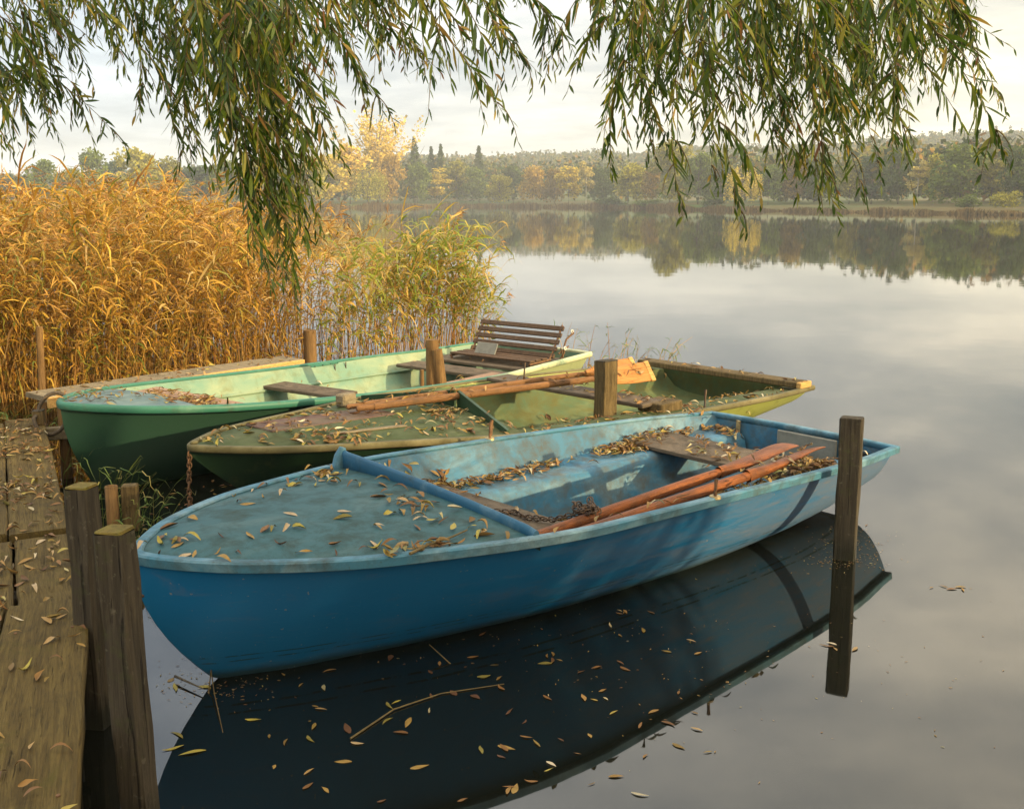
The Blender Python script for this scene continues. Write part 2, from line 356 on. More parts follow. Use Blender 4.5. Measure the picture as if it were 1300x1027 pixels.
M['pad'] = plain('grey_pad', (.22, .22, .19), .7, (.15, .15, .13), 10)
M['black'] = plain('black_plate', (.02, .02, .02), .5)
M['rope'] = plain('old_rope', (.11, .085, .06), .95, (.05, .04, .03), 60)
M['slat'] = wood('dark_slat_wood', (.085, .052, .03), (.13, .08, .048), (.04, .025, .015), (2, 30, 30), None, 0, .6)
M['bark'] = wood('tree_bark', (.10, .085, .065), (.16, .14, .11), (.04, .035, .03), (8, 8, 1.5))
M['twig'] = plain('willow_twig', (.16, .12, .05), .8, (.09, .07, .035), 20)
M['litter'] = leafmat('fallen_willow_leaves', [(0, (.42, .31, .17)), (.07, (.34, .21, .07)), (.28, (.22, .115, .04)), (.48, (.12, .06, .028)), (.64, (.24, .17, .045)), (.76, (.28, .155, .05)), (.86, (.36, .30, .07)), (.94, (.56, .48, .34)), (1, (.16, .16, .04))], .12, .6)
LM = []
for nme, c in (('pale_tan', (.44, .34, .21)), ('yellow', (.36, .30, .055)), ('rust_brown', (.20, .105, .04)), ('dark_brown', (.11, .055, .03)), ('olive', (.20, .17, .04)), ('ochre', (.31, .20, .055))):
    LM.append(plain(nme + '_leaf', c, .6, tuple(x * .62 for x in c), 35))
M['willow'] = leafmat('willow_leaves', [(0, (.028, .062, .007)), (.38, (.05, .10, .009)), (.64, (.10, .155, .013)), (.84, (.21, .23, .022)), (.93, (.28, .25, .03)), (.98, (.40, .26, .05)), (1, (.20, .09, .03))], .5, .42, patch=(1.6, .25), spec=.5)
M['reed'] = leafmat('dry_reed', [(0, (.10, .13, .02)), (.13, (.22, .21, .03)), (.26, (.48, .31, .04)), (.45, (.32, .15, .02)), (.60, (.54, .29, .035)), (.76, (.64, .42, .07)), (.88, (.18, .075, .018)), (1, (.68, .50, .20))], .30, .6, patch=(.55, .55))
M['reedstem'] = leafmat('reed_stem', [(0, (.30, .17, .045)), (.4, (.50, .29, .07)), (.7, (.26, .11, .025)), (1, (.20, .15, .04))], .1, .6)
M['reedgreen'] = leafmat('green_reed', [(0, (.13, .20, .025)), (.3, (.26, .32, .04)), (.55, (.42, .40, .07)), (.8, (.56, .36, .08)), (1, (.60, .42, .14))], .38, .5, patch=(1.5, .3))
M['grass'] = leafmat('bank_grass', [(0, (.06, .12, .02)), (.6, (.14, .20, .04)), (1, (.35, .28, .09))], .3, .6)
M['crown'] = leafmat('tree_crown', [], .25, .8, objcol=True, var=.45, spec=.1)
M['forest'] = leafmat('forest_canopy', [(0, (.022, .042, .012)), (.4, (.045, .07, .016)), (.65, (.095, .11, .022)), (.85, (.19, .16, .03)), (1, (.22, .13, .03))], .1, .9, patch=(.012, .8), spec=.1)
M['soil'] = plain('bank_soil', (.10, .085, .05), .95, (.15, .12, .05), 1.5)
def m_ground():
    m, t, out = mat('meadow_ground'); v = noise_vec(t)
    c = mixc(t, step(t, noise(t, v, .02, 6, .6), .45, .6), (.05, .085, .022), (.12, .095, .04))
    c = mixc(t, step(t, noise(t, v, .3, 5, .6), .5, .7), c, (.10, .10, .04)); bsdf(t, out, c, .95, spec=.1); return m
M['ground'] = m_ground()
def m_water():
    m, t, out = mat('lake_water')
    v = noise_vec(t, (1, 1, 1)); w1 = noise(t, v, .35, 4, .55); w2 = noise(t, v, 2.2, 3, .5)
    b = t.nodes.new('ShaderNodeBump'); b.inputs['Strength'].default_value = .16; b.inputs['Distance'].default_value = .015
    t.links.new(mth(t, 'ADD', w1, mth(t, 'MULTIPLY', w2, .12)), b.inputs['Height'])
    d = t.nodes.new('ShaderNodeBsdfDiffuse'); d.inputs[0].default_value = (.006, .007, .005, 1)
    g = t.nodes.new('ShaderNodeBsdfGlossy'); g.inputs['Roughness'].default_value = .025; g.inputs[0].default_value = (1, 1, 1, 1)
    fr = t.nodes.new('ShaderNodeFresnel'); fr.inputs['IOR'].default_value = 1.78
    t.links.new(b.outputs[0], g.inputs['Normal']); t.links.new(b.outputs[0], fr.inputs['Normal'])
    mxs = t.nodes.new('ShaderNodeMixShader'); t.links.new(fr.outputs[0], mxs.inputs[0]); t.links.new(d.outputs[0], mxs.inputs[1]); t.links.new(g.outputs[0], mxs.inputs[2])
    t.links.new(mxs.outputs[0], out.inputs['Surface']); return m
M['water'] = m_water()

# ------------------------------------------------------------------ water, banks, hills
wm = MB(); S_ = 1500
wm.grid([[(x, y, 0) for y in (-300, 0, 40, 200, 500, 1700)] for x in (-1500, -300, -40, 0, 40, 300, 1500)], 0, True, flip=True)
tag(wm.build('lake_water', M['water']), kind='structure')
# shoreline distance by azimuth (deg, right positive)
SH = [(-110, 60), (-80, 120), (-50, 200), (-30, 262), (-20, 285), (-11, 292), (-2, 372), (4, 330), (6.6, 298), (9.2, 244), (17, 196), (26.4, 160), (40, 110), (60, 75), (85, 60), (110, 60)]
def shore(az): return float(np.interp(az, [a for a, _ in SH], [r for _, r in SH]))
def pxaz(x): return math.degrees(math.atan((x - CX) / (F / _c)))
# skyline of the wooded hill behind (pixel x, pixel y)
SKY = [(-900, 236), (-300, 228), (0, 222), (200, 215), (420, 199), (520, 193), (600, 195), (690, 192), (765, 188), (800, 192), (860, 183), (950, 185), (1050, 182), (1150, 176), (1300, 171), (1700, 175), (2600, 215)]
def skyel(az):
    x = CX + math.tan(R(max(-62, min(62, az)))) * F / _c
    y = float(np.interp(x, [a for a, _ in SKY], [b for _, b in SKY])); return (HZ - y) / F
def gz(az, r):
    d = r - shore(az)
    z = -.5 + min(max(d, 0), 3) * .45
    z += max(0, min(d - 3, 120)) * .012
    hr = 820.0; el = skyel(az)
    u = max(0, min(1, (r - 430) / (hr - 430))); u = u * u * (3 - 2 * u)
    z += u * (el * hr - 17)
    if r > hr: z -= (r - hr) * .05
    return z
bm = MB(); azs = np.arange(-100, 100.1, 1.0)
offs = [0, 1.5, 3, 8, 20, 45, 80, 130, 200, 300, 420, 560, 720]
P = []
for a in azs:
    row = []
    for d in offs + [None, None]:
        if d is None: r = 860 if len(row) == len(offs) else 1400
        else: r = min(shore(a) + d, 840 - (720 - d) * .05)
        row.append((r * math.sin(R(a)), r * math.cos(R(a)), gz(a, r)))
    P.append(row)
bm.grid(P, 0, True)
tag(bm.build('far_bank_ground', M['ground']), kind='structure')
# near bank: behind and left of the camera
SHL = [(-60, 60), (-22, 24), (-9, 12.5), (-5.2, 9.3), (-4.1, 8.0), (-3.2, 6.0), (-2.4, 3.8), (-1.9, 1.5), (-1.4, -.6), (.5, -2.0), (4, -2.4), (9, -2.0), (20, -6), (60, -30)]
def near_sd(x, y):
    """signed distance to the near shoreline, positive on land"""
    best = 1e9; sg = 1
    for (x0, y0), (x1, y1) in zip(SHL[:-1], SHL[1:]):
        dx, dy = x1 - x0, y1 - y0; L2 = dx * dx + dy * dy
        u = max(0, min(1, ((x - x0) * dx + (y - y0) * dy) / L2)); qx, qy = x - x0 - u * dx, y - y0 - u * dy
        d = math.hypot(qx, qy)
        if d < best: best = d; sg = 1 if (dx * qy - dy * qx) < 0 else -1
    return best * sg
def near_z(x, y):
    s = near_sd(x, y)
    z = -.45 + .75 * max(0, min(1, (s + .5) / 1.6)) + max(0, min(6, s - 1)) * .06
    return z + .03 * math.sin(x * 3.1 + y * 1.7) + .02 * math.sin(x * 7.3 - y * 5.1)
gx = sorted(set(list(np.arange(-9, 5, .35)) + list(np.arange(-60, -9, 4)) + list(np.arange(5, 61, 4)))); gy = sorted(set(list(np.arange(-6, 13, .35)) + list(np.arange(-50, -6, 4)) + list(np.arange(13, 60, 4))))
P = [[(x, y, near_z(x, y)) for y in gy] for x in gx]
nb = MB(); nb.grid(P, 0, True, flip=True)
# keep only cells near or on land
kf = []; km = []; ks = []
for f, m_, s_ in zip(nb.f, nb.m, nb.sm):
    if max(nb.v[i][2] for i in f) > -.44: kf.append(f); km.append(m_); ks.append(s_)
nb.f, nb.m, nb.sm = kf, km, ks
tag(nb.build('bank_ground', M['soil']), kind='structure')

# forest on the hill: reads as one mass
def blob_clumps(n_c, rx, rz, nq, q, cone=False, seedv=0, hollow=.55):
    r = np.random.default_rng(seedv)
    th = r.uniform(0, 2 * np.pi, nq); ph = np.arccos(r.uniform(-1, 1, nq)); rad = r.uniform(hollow, 1, nq)
    d = np.stack([np.sin(ph) * np.cos(th), np.sin(ph) * np.sin(th), np.cos(ph)], 1)
    return d * rad[:, None]
def quads(cen, size, r, up=0.0):
    n = len(cen); a = unit(r.normal(size=(n, 3))); b = unit(np.cross(a, r.normal(size=(n, 3)) + np.array([0, 0, up])))
    s = size * r.uniform(.6, 1.3, (n, 1)); asp = r.uniform(.5, 1, (n, 1))
    V = np.stack([cen - a * s - b * s * asp * .6, cen + a * s * .3 - b * s * asp, cen + a * s + b * s * asp * .5, cen - a * s * .4 + b * s * asp], 1).reshape(-1, 3)
    return V, np.arange(n * 4).reshape(-1, 4)
r_ = np.random.default_rng(11); vs = []; fs = []; o = 0
for k in range(6500):
    az = r_.uniform(-62, 62) if k % 4 == 0 else r_.uniform(-28, 30); rr_ = r_.choice([r_.uniform(780, 835), r_.uniform(560, 830)])
    rr_ = float(rr_); z = gz(az, rr_)
    con = k % 5 and (math.sin(az * 1.7) + math.sin(az * .6 + 1) + r_.normal() * .8) > .2
    h = r_.uniform(10, 15) if con else r_.uniform(8, 12); w = h * (.22 if con else .5); nq = 26
    u = r_.uniform(0, 1, nq); th = r_.uniform(0, 2 * np.pi, nq)
    if con: rad = (1 - u) * w + .3
    else: rad = np.sqrt(np.clip(1 - (2 * u - 1) ** 2, 0, 1)) * w
    cen = np.stack([rr_ * math.sin(R(az)) + rad * np.cos(th), rr_ * math.cos(R(az)) + rad * np.sin(th), z + u * h], 1)
    V, Q = quads(cen, .85 + .45 * (not con), r_); vs.append(V); fs.append(Q + o); o += len(V)
tag(mesh_np('hill_forest', np.concatenate(vs), [np.concatenate(fs)], [M['forest']], smooth=False), kind='stuff')

# ------------------------------------------------------------------ far trees, each a thing
def lobes_crown(r, nl, W, Hh, zb, nq, q, squat=1.0):
    cs = []
    for i in range(nl):
        a = r.uniform(0, 2 * np.pi); u = r.uniform(.1, .95); rad = W * .62 * math.sqrt(max(.05, 1 - (2 * u - .9) ** 2)) * r.uniform(.3, 1)
        c = np.array([rad * math.cos(a), rad * math.sin(a), zb + u * Hh * .86]); s = W * r.uniform(.28, .45)
        d = unit(r.normal(size=(nq // nl, 3))) * (r.uniform(.55, 1.05, (nq // nl, 1))) * np.array([s, s, s * .8]); cs.append(c + d)
    return quads(np.concatenate(cs), q, r)
def proto_crown(kind, k):
    r = np.random.default_rng(100 + k)
    if kind == 'round': return lobes_crown(r, 16, .50, .88, .12, 3000, .024)
    if kind == 'tall': return lobes_crown(r, 16, .28, .90, .10, 2400, .020)
    if kind == 'birch': return lobes_crown(r, 13, .20, .84, .16, 1300, .016)
    if kind == 'sparse':
        cs = []
        for i in range(46):
            a = r.uniform(0, 2 * np.pi); sp = r.uniform(.03, .44); L = r.uniform(.6, 1.0) * (1 - sp * .30); n = 95
            t = r.uniform(.25, 1, n); rad = sp * t ** 1.3
            c = np.stack([rad * math.cos(a), rad * math.sin(a), .1 + .9 * L * t], 1) + r.normal(0, .018, (n, 3)); cs.append(c)
        return quads(np.concatenate(cs), .013, r)
    if kind == 'conifer':
        n = 1500; u = r.uniform(0, 1, n) ** .8; th = r.uniform(0, 2 * np.pi, n); lay = .75 + .25 * np.cos(u * 60)
        rad = (1 - u) * .19 * lay * np.sqrt(r.uniform(.2, 1, n)) + .004
        return quads(np.stack([rad * np.cos(th), rad * np.sin(th), .06 + .94 * u - rad * .25], 1), .014, r)
    if kind == 'weep':
        cs = []
        for i in range(60):
            a = r.uniform(0, 2 * np.pi); sp = .42 * math.sqrt(r.uniform(.05, 1)); n = 45; t = r.uniform(0, 1, n)
            zt = .98 - sp * .9 + r.normal() * .03
            c = np.stack([sp * math.cos(a) + 0 * t, sp * math.sin(a) + 0 * t, zt - t * (zt - .05) * r.uniform(.6, 1)], 1) + r.normal(0, .015, (n, 3)); cs.append(c)
        return quads(np.concatenate(cs), .016, r)
    if kind == 'bush': return lobes_crown(r, 12, .75, .95, .0, 1500, .04)
PC = {}; PT = {}
for ki, kd in enumerate(('round', 'tall', 'birch', 'sparse', 'conifer', 'weep', 'bush')):
    for j in range(3 if kd in ('round', 'tall') else 2):
        V, Q = proto_crown(kd, ki * 10 + j); o = mesh_np('crown', V, [Q], [M['crown']], smooth=False); PC[(kd, j)] = o.data; bpy.data.objects.remove(o)
mb = MB(); rr = random.Random(5)
mb.tube([(0, 0, -.02), (.004, 0, .2), (-.006, .004, .5), (0, 0, .85)], [.02, .015, .010, .003], 7)
for i in range(9):
    a = rr.uniform(0, 6.28); z = rr.uniform(.2, .6); l = rr.uniform(.15, .3)
    mb.tube([(0, 0, z), (l * .5 * math.cos(a), l * .5 * math.sin(a), z + l * .6), (l * math.cos(a), l * math.sin(a), z + l * 1.1)], [.008, .005, .002], 5)
tmp = mb.build('trunk', M['bark']); PT['std'] = tmp.data; bpy.data.objects.remove(tmp)
M['birchbark'] = plain('pale_birch_bark', (.55, .50, .40), .8, (.35, .32, .26), .6)
mb = MB(); mb.tube([(0, 0, -.02), (.004, 0, .3), (-.004, .003, .6), (0, 0, .9)], [.016, .012, .008, .003], 7)
for i in range(5):
    a = rr.uniform(0, 6.28); z = rr.uniform(.4, .7); l = .15
    mb.tube([(0, 0, z), (l * .4 * math.cos(a), l * .4 * math.sin(a), z + l)], [.005, .002], 5)
tmp = mb.build('trunk', M['birchbark']); PT['birch'] = tmp.data; bpy.data.objects.remove(tmp)
G_ = {'dkgreen': (.055, .085, .022), 'green': (.10, .14, .028), 'olive': (.17, .17, .03), 'yelgreen': (.25, .24, .035), 'yellow': (.38, .31, .05), 'orange': (.29, .20, .04), 'rust': (.18, .13, .032), 'bluegreen': (.05, .085, .035), 'pale': (.36, .31, .11), 'gold': (.50, .38, .08)}
cw = {'dkgreen': 'dark green', 'green': 'mid green', 'olive': 'olive', 'yelgreen': 'yellow green', 'yellow': 'yellow', 'orange': 'orange', 'rust': 'rust brown', 'bluegreen': 'hazy blue green', 'pale': 'pale tan', 'gold': 'golden'}
kn = {'round': 'round tree', 'tall': 'narrow tree', 'birch': 'slender birch', 'sparse': 'open feathery tree', 'conifer': 'pointed conifer', 'weep': 'drooping willow', 'bush': 'low bush'}
def tree(x, ytop, wpx, kind, col, back, where, j=0):
    az = pxaz(x); r = shore(az) + back; bx, by = r * math.sin(R(az)), r * math.cos(R(az)); zb = gz(az, r)
    h = H + (HZ - ytop) / F * by / _c - zb; w = wpx / F * by * 1.22
    base = {'round': 1.05, 'tall': .62, 'birch': .45, 'sparse': .85, 'conifer': .26, 'weep': .9, 'bush': 1.5}[kind]
    nm_ = {'conifer': 'conifer_tree', 'birch': 'birch_tree', 'bush': 'bush', 'weep': 'willow_tree'}.get(kind, 'broadleaf_tree')
    root = empty(nm_, (bx, by, zb), rng.uniform(0, 6.28), label=f"far {cw[col]} {kn[kind]} {where}", cat='bush' if kind == 'bush' else 'tree', group='trees along the far shore of the lake')
    sx = w / base
    cr = bpy.data.objects.new('crown', PC[(kind, j % (3 if kind in ('round', 'tall') else 2))]); C.objects.link(cr); cr.parent = root; cr.scale = (sx, sx, h); cr.color = (*[min(.8, q_ * 1.25) for q_ in G_[col]], 1)
    tr = bpy.data.objects.new('trunk' if kind != 'bush' else 'stem', PT['birch' if kind == 'birch' else 'std']); C.objects.link(tr); tr.parent = root; tr.scale = (h * .8, h * .8, h)
TR = [
 (-40, 214, 70, 'round', 'bluegreen', 30, 'beyond the left end of the reed bed'),
 (12, 222, 46, 'round', 'bluegreen', 60, 'low over the reeds at the left photo edge'),
 (58, 203, 52, 'round', 'green', 18, 'in front of the leftmost gap, over the reeds'),
 (92, 211, 46, 'round', 'olive', 14, 'between the two tallest crowns over the reeds'),
 (122, 191, 52, 'round', 'green', 20, 'left of the twin yellow tinged crown over the reeds'),
 (150, 202, 44, 'round', 'bluegreen', 34, 'filling the notch left of the tall yellow green crown'),
 (178, 184, 66, 'round', 'yelgreen', 16, 'tallest over the middle of the reeds'),
 (214, 201, 56, 'round', 'olive', 18, 'right of the tallest crown over the reeds'),
 (250, 205, 56, 'tall', 'bluegreen', 22, 'behind the left side of the hanging willow curtain'),
 (285, 200, 60, 'round', 'green', 18, 'seen through the middle of the hanging willow curtain'),
 (322, 203, 60, 'round', 'olive', 20, 'seen behind the lowest hanging willow branches'),
 (356, 198, 52, 'tall', 'green', 26, 'half hidden by the long willow branch at left'),
 (392, 195, 54, 'round', 'yelgreen', 14, 'just right of the long willow branch'),
 (418, 192, 50, 'tall', 'yellow', 14, 'left of the big golden poplar'),
 (445, 176, 58, 'tall', 'gold', 24, 'touching the big golden poplar on its left'),
 (480, 139, 96, 'sparse', 'gold', 40, 'highest of all, standing above the forest'),
 (466, 206, 46, 'weep', 'yelgreen', 10, 'at the water below the big golden poplar'),
 (497, 196, 42, 'round', 'orange', 14, 'at the foot of the big golden poplar, on its right'),
 (527, 178, 26, 'conifer', 'dkgreen', 50, 'first right of the golden poplar'),
 (548, 190, 22, 'conifer', 'bluegreen', 54, 'second right of the golden poplar'),
 (560, 187, 22, 'conifer', 'dkgreen', 48, 'third right of the golden poplar'),
 (530, 203, 46, 'round', 'green', 14, 'below the pair of dark conifers'),
 (556, 210, 38, 'birch', 'yellow', 8, 'with a white trunk right above the dark reed fringe'),
 (580, 198, 44, 'tall', 'olive', 18, 'between the dark conifers and the lone spruce'),
 (608, 189, 26, 'conifer', 'dkgreen', 40, 'standing alone left of the wooded hill crest'),
 (600, 214, 46, 'round', 'green', 10, 'low at the water under the lone spruce'),
 (634, 222, 40, 'round', 'yelgreen', 8, 'low and bright at the water left of the orange trees'),
 (652, 204, 40, 'tall', 'dkgreen', 24, 'behind the low bright yellow green one'),
 (676, 212, 42, 'round', 'orange', 14, 'left one of the two orange crowns mid shore'),
 (704, 214, 38, 'round', 'rust', 14, 'right of the left orange crown mid shore'),
 (722, 204, 38, 'tall', 'yellow', 12, 'beside the slim pale birch mid shore'),
 (744, 197, 26, 'birch', 'pale', 8, 'standing pale and thin left of the round lakeside tree'),
 (764, 212, 38, 'round', 'dkgreen', 22, 'behind and left of the round lakeside tree'),
 (797, 204, 62, 'round', 'yelgreen', 6, 'with its short trunk close to the water mid picture'),
 (826, 214, 34, 'round', 'rust', 20, 'small, right of the round lakeside tree'),
 (850, 178, 72, 'round', 'olive', 22, 'broad dome left of the right hand willow curtain'),
 (886, 190, 54, 'round', 'green', 26, 'behind the left edge of the right hand willow curtain'),
 (914, 200, 44, 'tall', 'dkgreen', 28, 'behind the right hand willow curtain, beside the drooping one'),
 (942, 206, 44, 'weep', 'yellow', 6, 'bright at the water below the right hand willow curtain'),
 (975, 206, 46, 'round', 'green', 30, 'right of the bright drooping willow'),
 (1008, 200, 50, 'round', 'rust', 40, 'at the back edge of the green meadow'),
 (1040, 196, 52, 'round', 'dkgreen', 44, 'behind the willow tips at the meadow'),
 (1078, 202, 48, 'round', 'olive', 40, 'right of the willow tips at the meadow'),
 (1106, 194, 48, 'tall', 'bluegreen', 44, 'left of the hazy birch on the meadow edge'),
 (1140, 186, 52, 'round', 'dkgreen', 42, 'behind the hazy birch on the meadow edge'),
 (1164, 196, 32, 'birch', 'pale', 30, 'hazy on the meadow edge left of the great dome'),
 (1184, 192, 36, 'tall', 'yelgreen', 34, 'leaning on the left flank of the great dome'),
 (1218, 184, 86, 'round', 'green', 24, 'great dome near the right edge of the photo'),
 (1258, 194, 44, 'tall', 'olive', 34, 'right flank of the great dome'),
 (1290, 188, 56, 'round', 'dkgreen', 30, 'cut by the right edge of the photo'),
 (1278, 236, 40, 'bush', 'yelgreen', 14, 'at the lower right, bright before dark trees'),
 (1228, 246, 40, 'bush', 'green', 12, 'below the great dome'),
 (905, 246, 36, 'bush', 'dkgreen', 5, 'left of the bright drooping willow'),
 (775, 250, 46, 'bush', 'dkgreen', 3, 'at the foot of the round lakeside tree, left side'),
 (822, 251, 40, 'bush', 'green', 3, 'at the foot of the round lakeside tree, right side'),
 (1345, 186, 60, 'round', 'green', 30, 'beyond the right edge of the photo'),
]
for i, a in enumerate(TR): tree(*a, j=i)
# a second line of woodland behind them reads as one mass
r_ = np.random.default_rng(21); vs = []; fs = []; o = 0
for k in range(620):
    az = r_.uniform(-60, 50); rr_ = shore(az) + r_.uniform(45, 120); z = gz(az, rr_); h = r_.uniform(.72, 1.12) * min(18.0, max(7.0, (skyel(az) - .010) * rr_)); w = h * r_.uniform(.28, .42); nq = 110
    d = unit(r_.normal(size=(nq, 3))) * r_.uniform(.6, 1.05, (nq, 1)); cen = np.array([rr_ * math.sin(R(az)), rr_ * math.cos(R(az)), z + h * .55]) + d * np.array([w, w, h * .48])
    V, Q = quads(cen, .75, r_); vs.append(V); fs.append(Q + o); o += len(V)
tag(mesh_np('woodland', np.concatenate(vs), [np.concatenate(fs)], [M['forest']], smooth=False), kind='stuff')
# reed fringe of the far shore
r_ = np.random.default_rng(22); n = 16000
az = r_.uniform(-40, 45, n); sh_ = np.interp(az, [a for a, _ in SH], [r for _, r in SH]); rr_ = sh_ + r_.uniform(-1.5, 4.5, n)
b = np.stack([rr_ * np.sin(np.radians(az)), rr_ * np.cos(np.radians(az)), np.full(n, -.1)], 1); hh = r_.uniform(.6, 1.9, n) * np.interp(az, [-40, 8, 14, 45], [1.1, 1.05, .6, .5]) * (.8 + .35 * np.sin(az * 2.3) * np.sin(az * .7 + 1))
top = b + np.stack([r_.normal(0, .25, n), r_.normal(0, .25, n), hh], 1)
Pp = np.stack([b, (b + top) / 2 + r_.normal(0, .04, (n, 3)), top], 1); W = np.repeat(np.array([[.10, .12, .03]]), n, 0)
M['fringe'] = leafmat('far_reed_fringe', [(0, (.06, .045, .018)), (.5, (.11, .075, .028)), (1, (.18, .13, .05))], .2, .8, spec=.1)
V, Q = ribbons(Pp, W, np.repeat(np.array([[1., 0, 0]]), n, 0)); tag(mesh_np('far_reed_fringe', V, [Q], [M['fringe']]), kind='stuff')

# ------------------------------------------------------------------ the morning haze
hz = MB(); hz.box((0, 560, 38), (2600, 2500, 82), bev=.5)
ho = tag(hz.build('haze', []), kind='stuff')
m, t, out = mat('haze'); pv = t.nodes.new('ShaderNodeVolumePrincipled'); pv.inputs['Color'].default_value = (.88, .93, 1.0, 1)
pv.inputs['Density'].default_value = .00050; pv.inputs['Anisotropy'].default_value = 0.1
t.links.new(pv.outputs[0], out.inputs['Volume']); ho.data.materials.append(m)

# ------------------------------------------------------------------ boats
KT = np.array([0, .02, .07, .18, .4, .65, .85, 1.])
def pchip(t, ks, vs):
    t = np.asarray(t, float); h = np.diff(ks); d = np.diff(vs) / h; m = np.zeros_like(vs)
    m[1:-1] = np.where(d[:-1] * d[1:] > 0, 2 * d[:-1] * d[1:] / (d[:-1] + d[1:] + 1e-12), 0); m[0] = d[0]; m[-1] = d[-1]
    i = np.clip(np.searchsorted(ks, t) - 1, 0, len(h) - 1); u = (t - ks[i]) / h[i]; hh = h[i]
    return (2 * u**3 - 3 * u**2 + 1) * vs[i] + (u**3 - 2 * u**2 + u) * hh * m[i] + (-2 * u**3 + 3 * u**2) * vs[i + 1] + (u**3 - u**2) * hh * m[i + 1]
class Boat:
    def __init__(s, x, y, hd, L, w, sh, stem=.29, keel=-.14, kst=.06, rim=.035, e=None, sexp=.55):
        s.sexp = sexp
        s.x, s.y, s.hd, s.L, s.w, s.sh, s.stem, s.keel, s.kst, s.rim = x, y, R(hd), L, np.array(w), sh, stem, keel, kst, rim
        s.e = e or [(0, 1.0), (.15, .8), (.23, .62), (.4, .44), (.63, .27), (.8, .2), (1, .17)]
    def W(s, x):                      # half breadth at the sheer
        r = max(0.0, min(1, x / s.L)) ** .68; return max(.004, float(pchip(r, KT ** .68, s.w)))
    def S(s, x):                      # sheer height
        t = x / s.L; a, b, c = s.sh; return a * (1 - t) * (1 - 2 * t) + b * 4 * t * (1 - t) + c * t * (2 * t - 1)
    def K(s, x):                      # keel / stem line
        s0 = s.S(0) - .045
        if x < s.stem: st = s0 - s0 * (max(0, x) / s.stem) ** s.sexp
        else: st = (s.stem - x) * .42
        t = x / s.L; k = s.keel + (s.kst - s.keel) * max(0, (t - .45) / .55) ** 1.5
        return max(st, k) if st > k + .02 else k + .02 * math.exp((st - k - .02) * 20) if st > k - .2 else k
    def E(s, x): return float(np.interp(x / s.L, [a for a, _ in s.e], [b for _, b in s.e]))
    def stations(s, x0=0.0, n=40):
        q = np.linspace(0, 1, n); return x0 + (s.L - x0) * (q ** 1.6 if x0 < .01 else q)
    def sec(s, x, inset=0.0, top=0.0, bot=None, n=13):
        """half section: list of (y, z) from keel to sheer"""
        w = max(.003, s.W(x) - s.rim - inset); k = s.K(x) + inset * 1.0; z1 = s.S(x) - .01 - top; e = s.E(x); o = []
        for i in range(n):
            u = (i / (n - 1)) ** 1.8; o.append((w * u ** e, k + (z1 - k) * u))
        return o
    def wall(s, x, z, inset=.03):     # inner half breadth at height z
        w = max(.003, s.W(x) - s.rim - inset); k = s.K(x) + inset; z1 = s.S(x) - .01
        u = max(.0, min(1, (z - k) / max(.01, z1 - k))); return w * u ** s.E(x)
    def loc(s, x, y, z): c, d = math.cos(s.hd), math.sin(s.hd); return Vector((s.x + x * c - y * d, s.y + x * d + y * c, z))
    def hull(s, root, m_out, m_in, open0, rim_m, hull_mats=None):
        mb = MB(); X = s.stations(); P = []
        for x in X:
            h = s.sec(x); P.append([(x, -y, z) for y, z in reversed(h)] + [(x, y, z) for y, z in h[1:]])
        mb.grid(P, 0, True, flip=True)
        # transom outside
        h = s.sec(s.L); ring = [(s.L, -y, z) for y, z in reversed(h)] + [(s.L, y, z) for y, z in h[1:]]
        cen = (s.L, 0, s.S(s.L) - .02)
        n = len(ring); mb.add(ring + [cen], [(i, i + 1, n) for i in range(n - 1)], 0, False)
        # inner skin
        X = np.linspace(open0, s.L - .035, 28); P = []
        for x in X:
            h = s.sec(x, .03); P.append([(x, -y, z) for y, z in reversed(h)] + [(x, y, z) for y, z in h[1:]])
        mb.grid(P, 1, True)
        x = s.L - .035; h = s.sec(x, .03); ring = [(x, -y, z) for y, z in reversed(h)] + [(x, y, z) for y, z in h[1:]]
        n = len(ring); mb.add(ring + [(x, 0, s.S(x) - .02)], [(i + 1, i, n) for i in range(n - 1)], 1, False)
        x = open0; h = s.sec(x, .03); ring = [(x, -y, z) for y, z in reversed(h)] + [(x, y, z) for y, z in h[1:]]
        mb.add(ring + [(x, 0, s.S(x) - .03)], [(i, i + 1, n) for i in range(n - 1)], 1, False)
        return mb.build('hull', [m_out, m_in] if not hull_mats else hull_mats, root)
    def rimpath(s, off=0.0, n=90):
        q = np.linspace(0, 1, n) ** 2.0 * s.L; pts = [(x, s.W(x)) for x in q]; pts[0] = (0, 0)
        return [(x, -y) for x, y in reversed(pts[1:])] + [(0, 0)] + pts[1:]
    def sweep(s, prof, mat_, name, root, stern=True, x_max=None, smooth=True):
        """prof: closed (out, up) polygon; swept round the sheer and across the transom"""
        P2 = s.rimpath()
        if x_max: P2 = [p for p in P2 if p[0] <= x_max]
        pts = [(x, y, s.S(x)) for x, y in P2]
        nrm = []
        for i, (x, y, z) in enumerate(pts):
            a = pts[max(i - 1, 0)]; b = pts[min(i + 1, len(pts) - 1)]; tx, ty = b[0] - a[0], b[1] - a[1]; l = math.hypot(tx, ty) + 1e-9
            nx, ny = -ty / l, tx / l
            if nx * (x - s.L * .5) + ny * y < 0: nx, ny = -nx, -ny
            nrm.append((nx, ny))
        rings = [[(x + nx * o, y + ny * o, z + u) for o, u in prof] for (x, y, z), (nx, ny) in zip(pts, nrm)]
        mb = MB(); mb.grid(rings, 0, smooth, close_v=True); k = len(prof)
        mb.add(rings[0], [tuple(range(k))]); mb.add(rings[-1], [tuple(range(k - 1, -1, -1))])
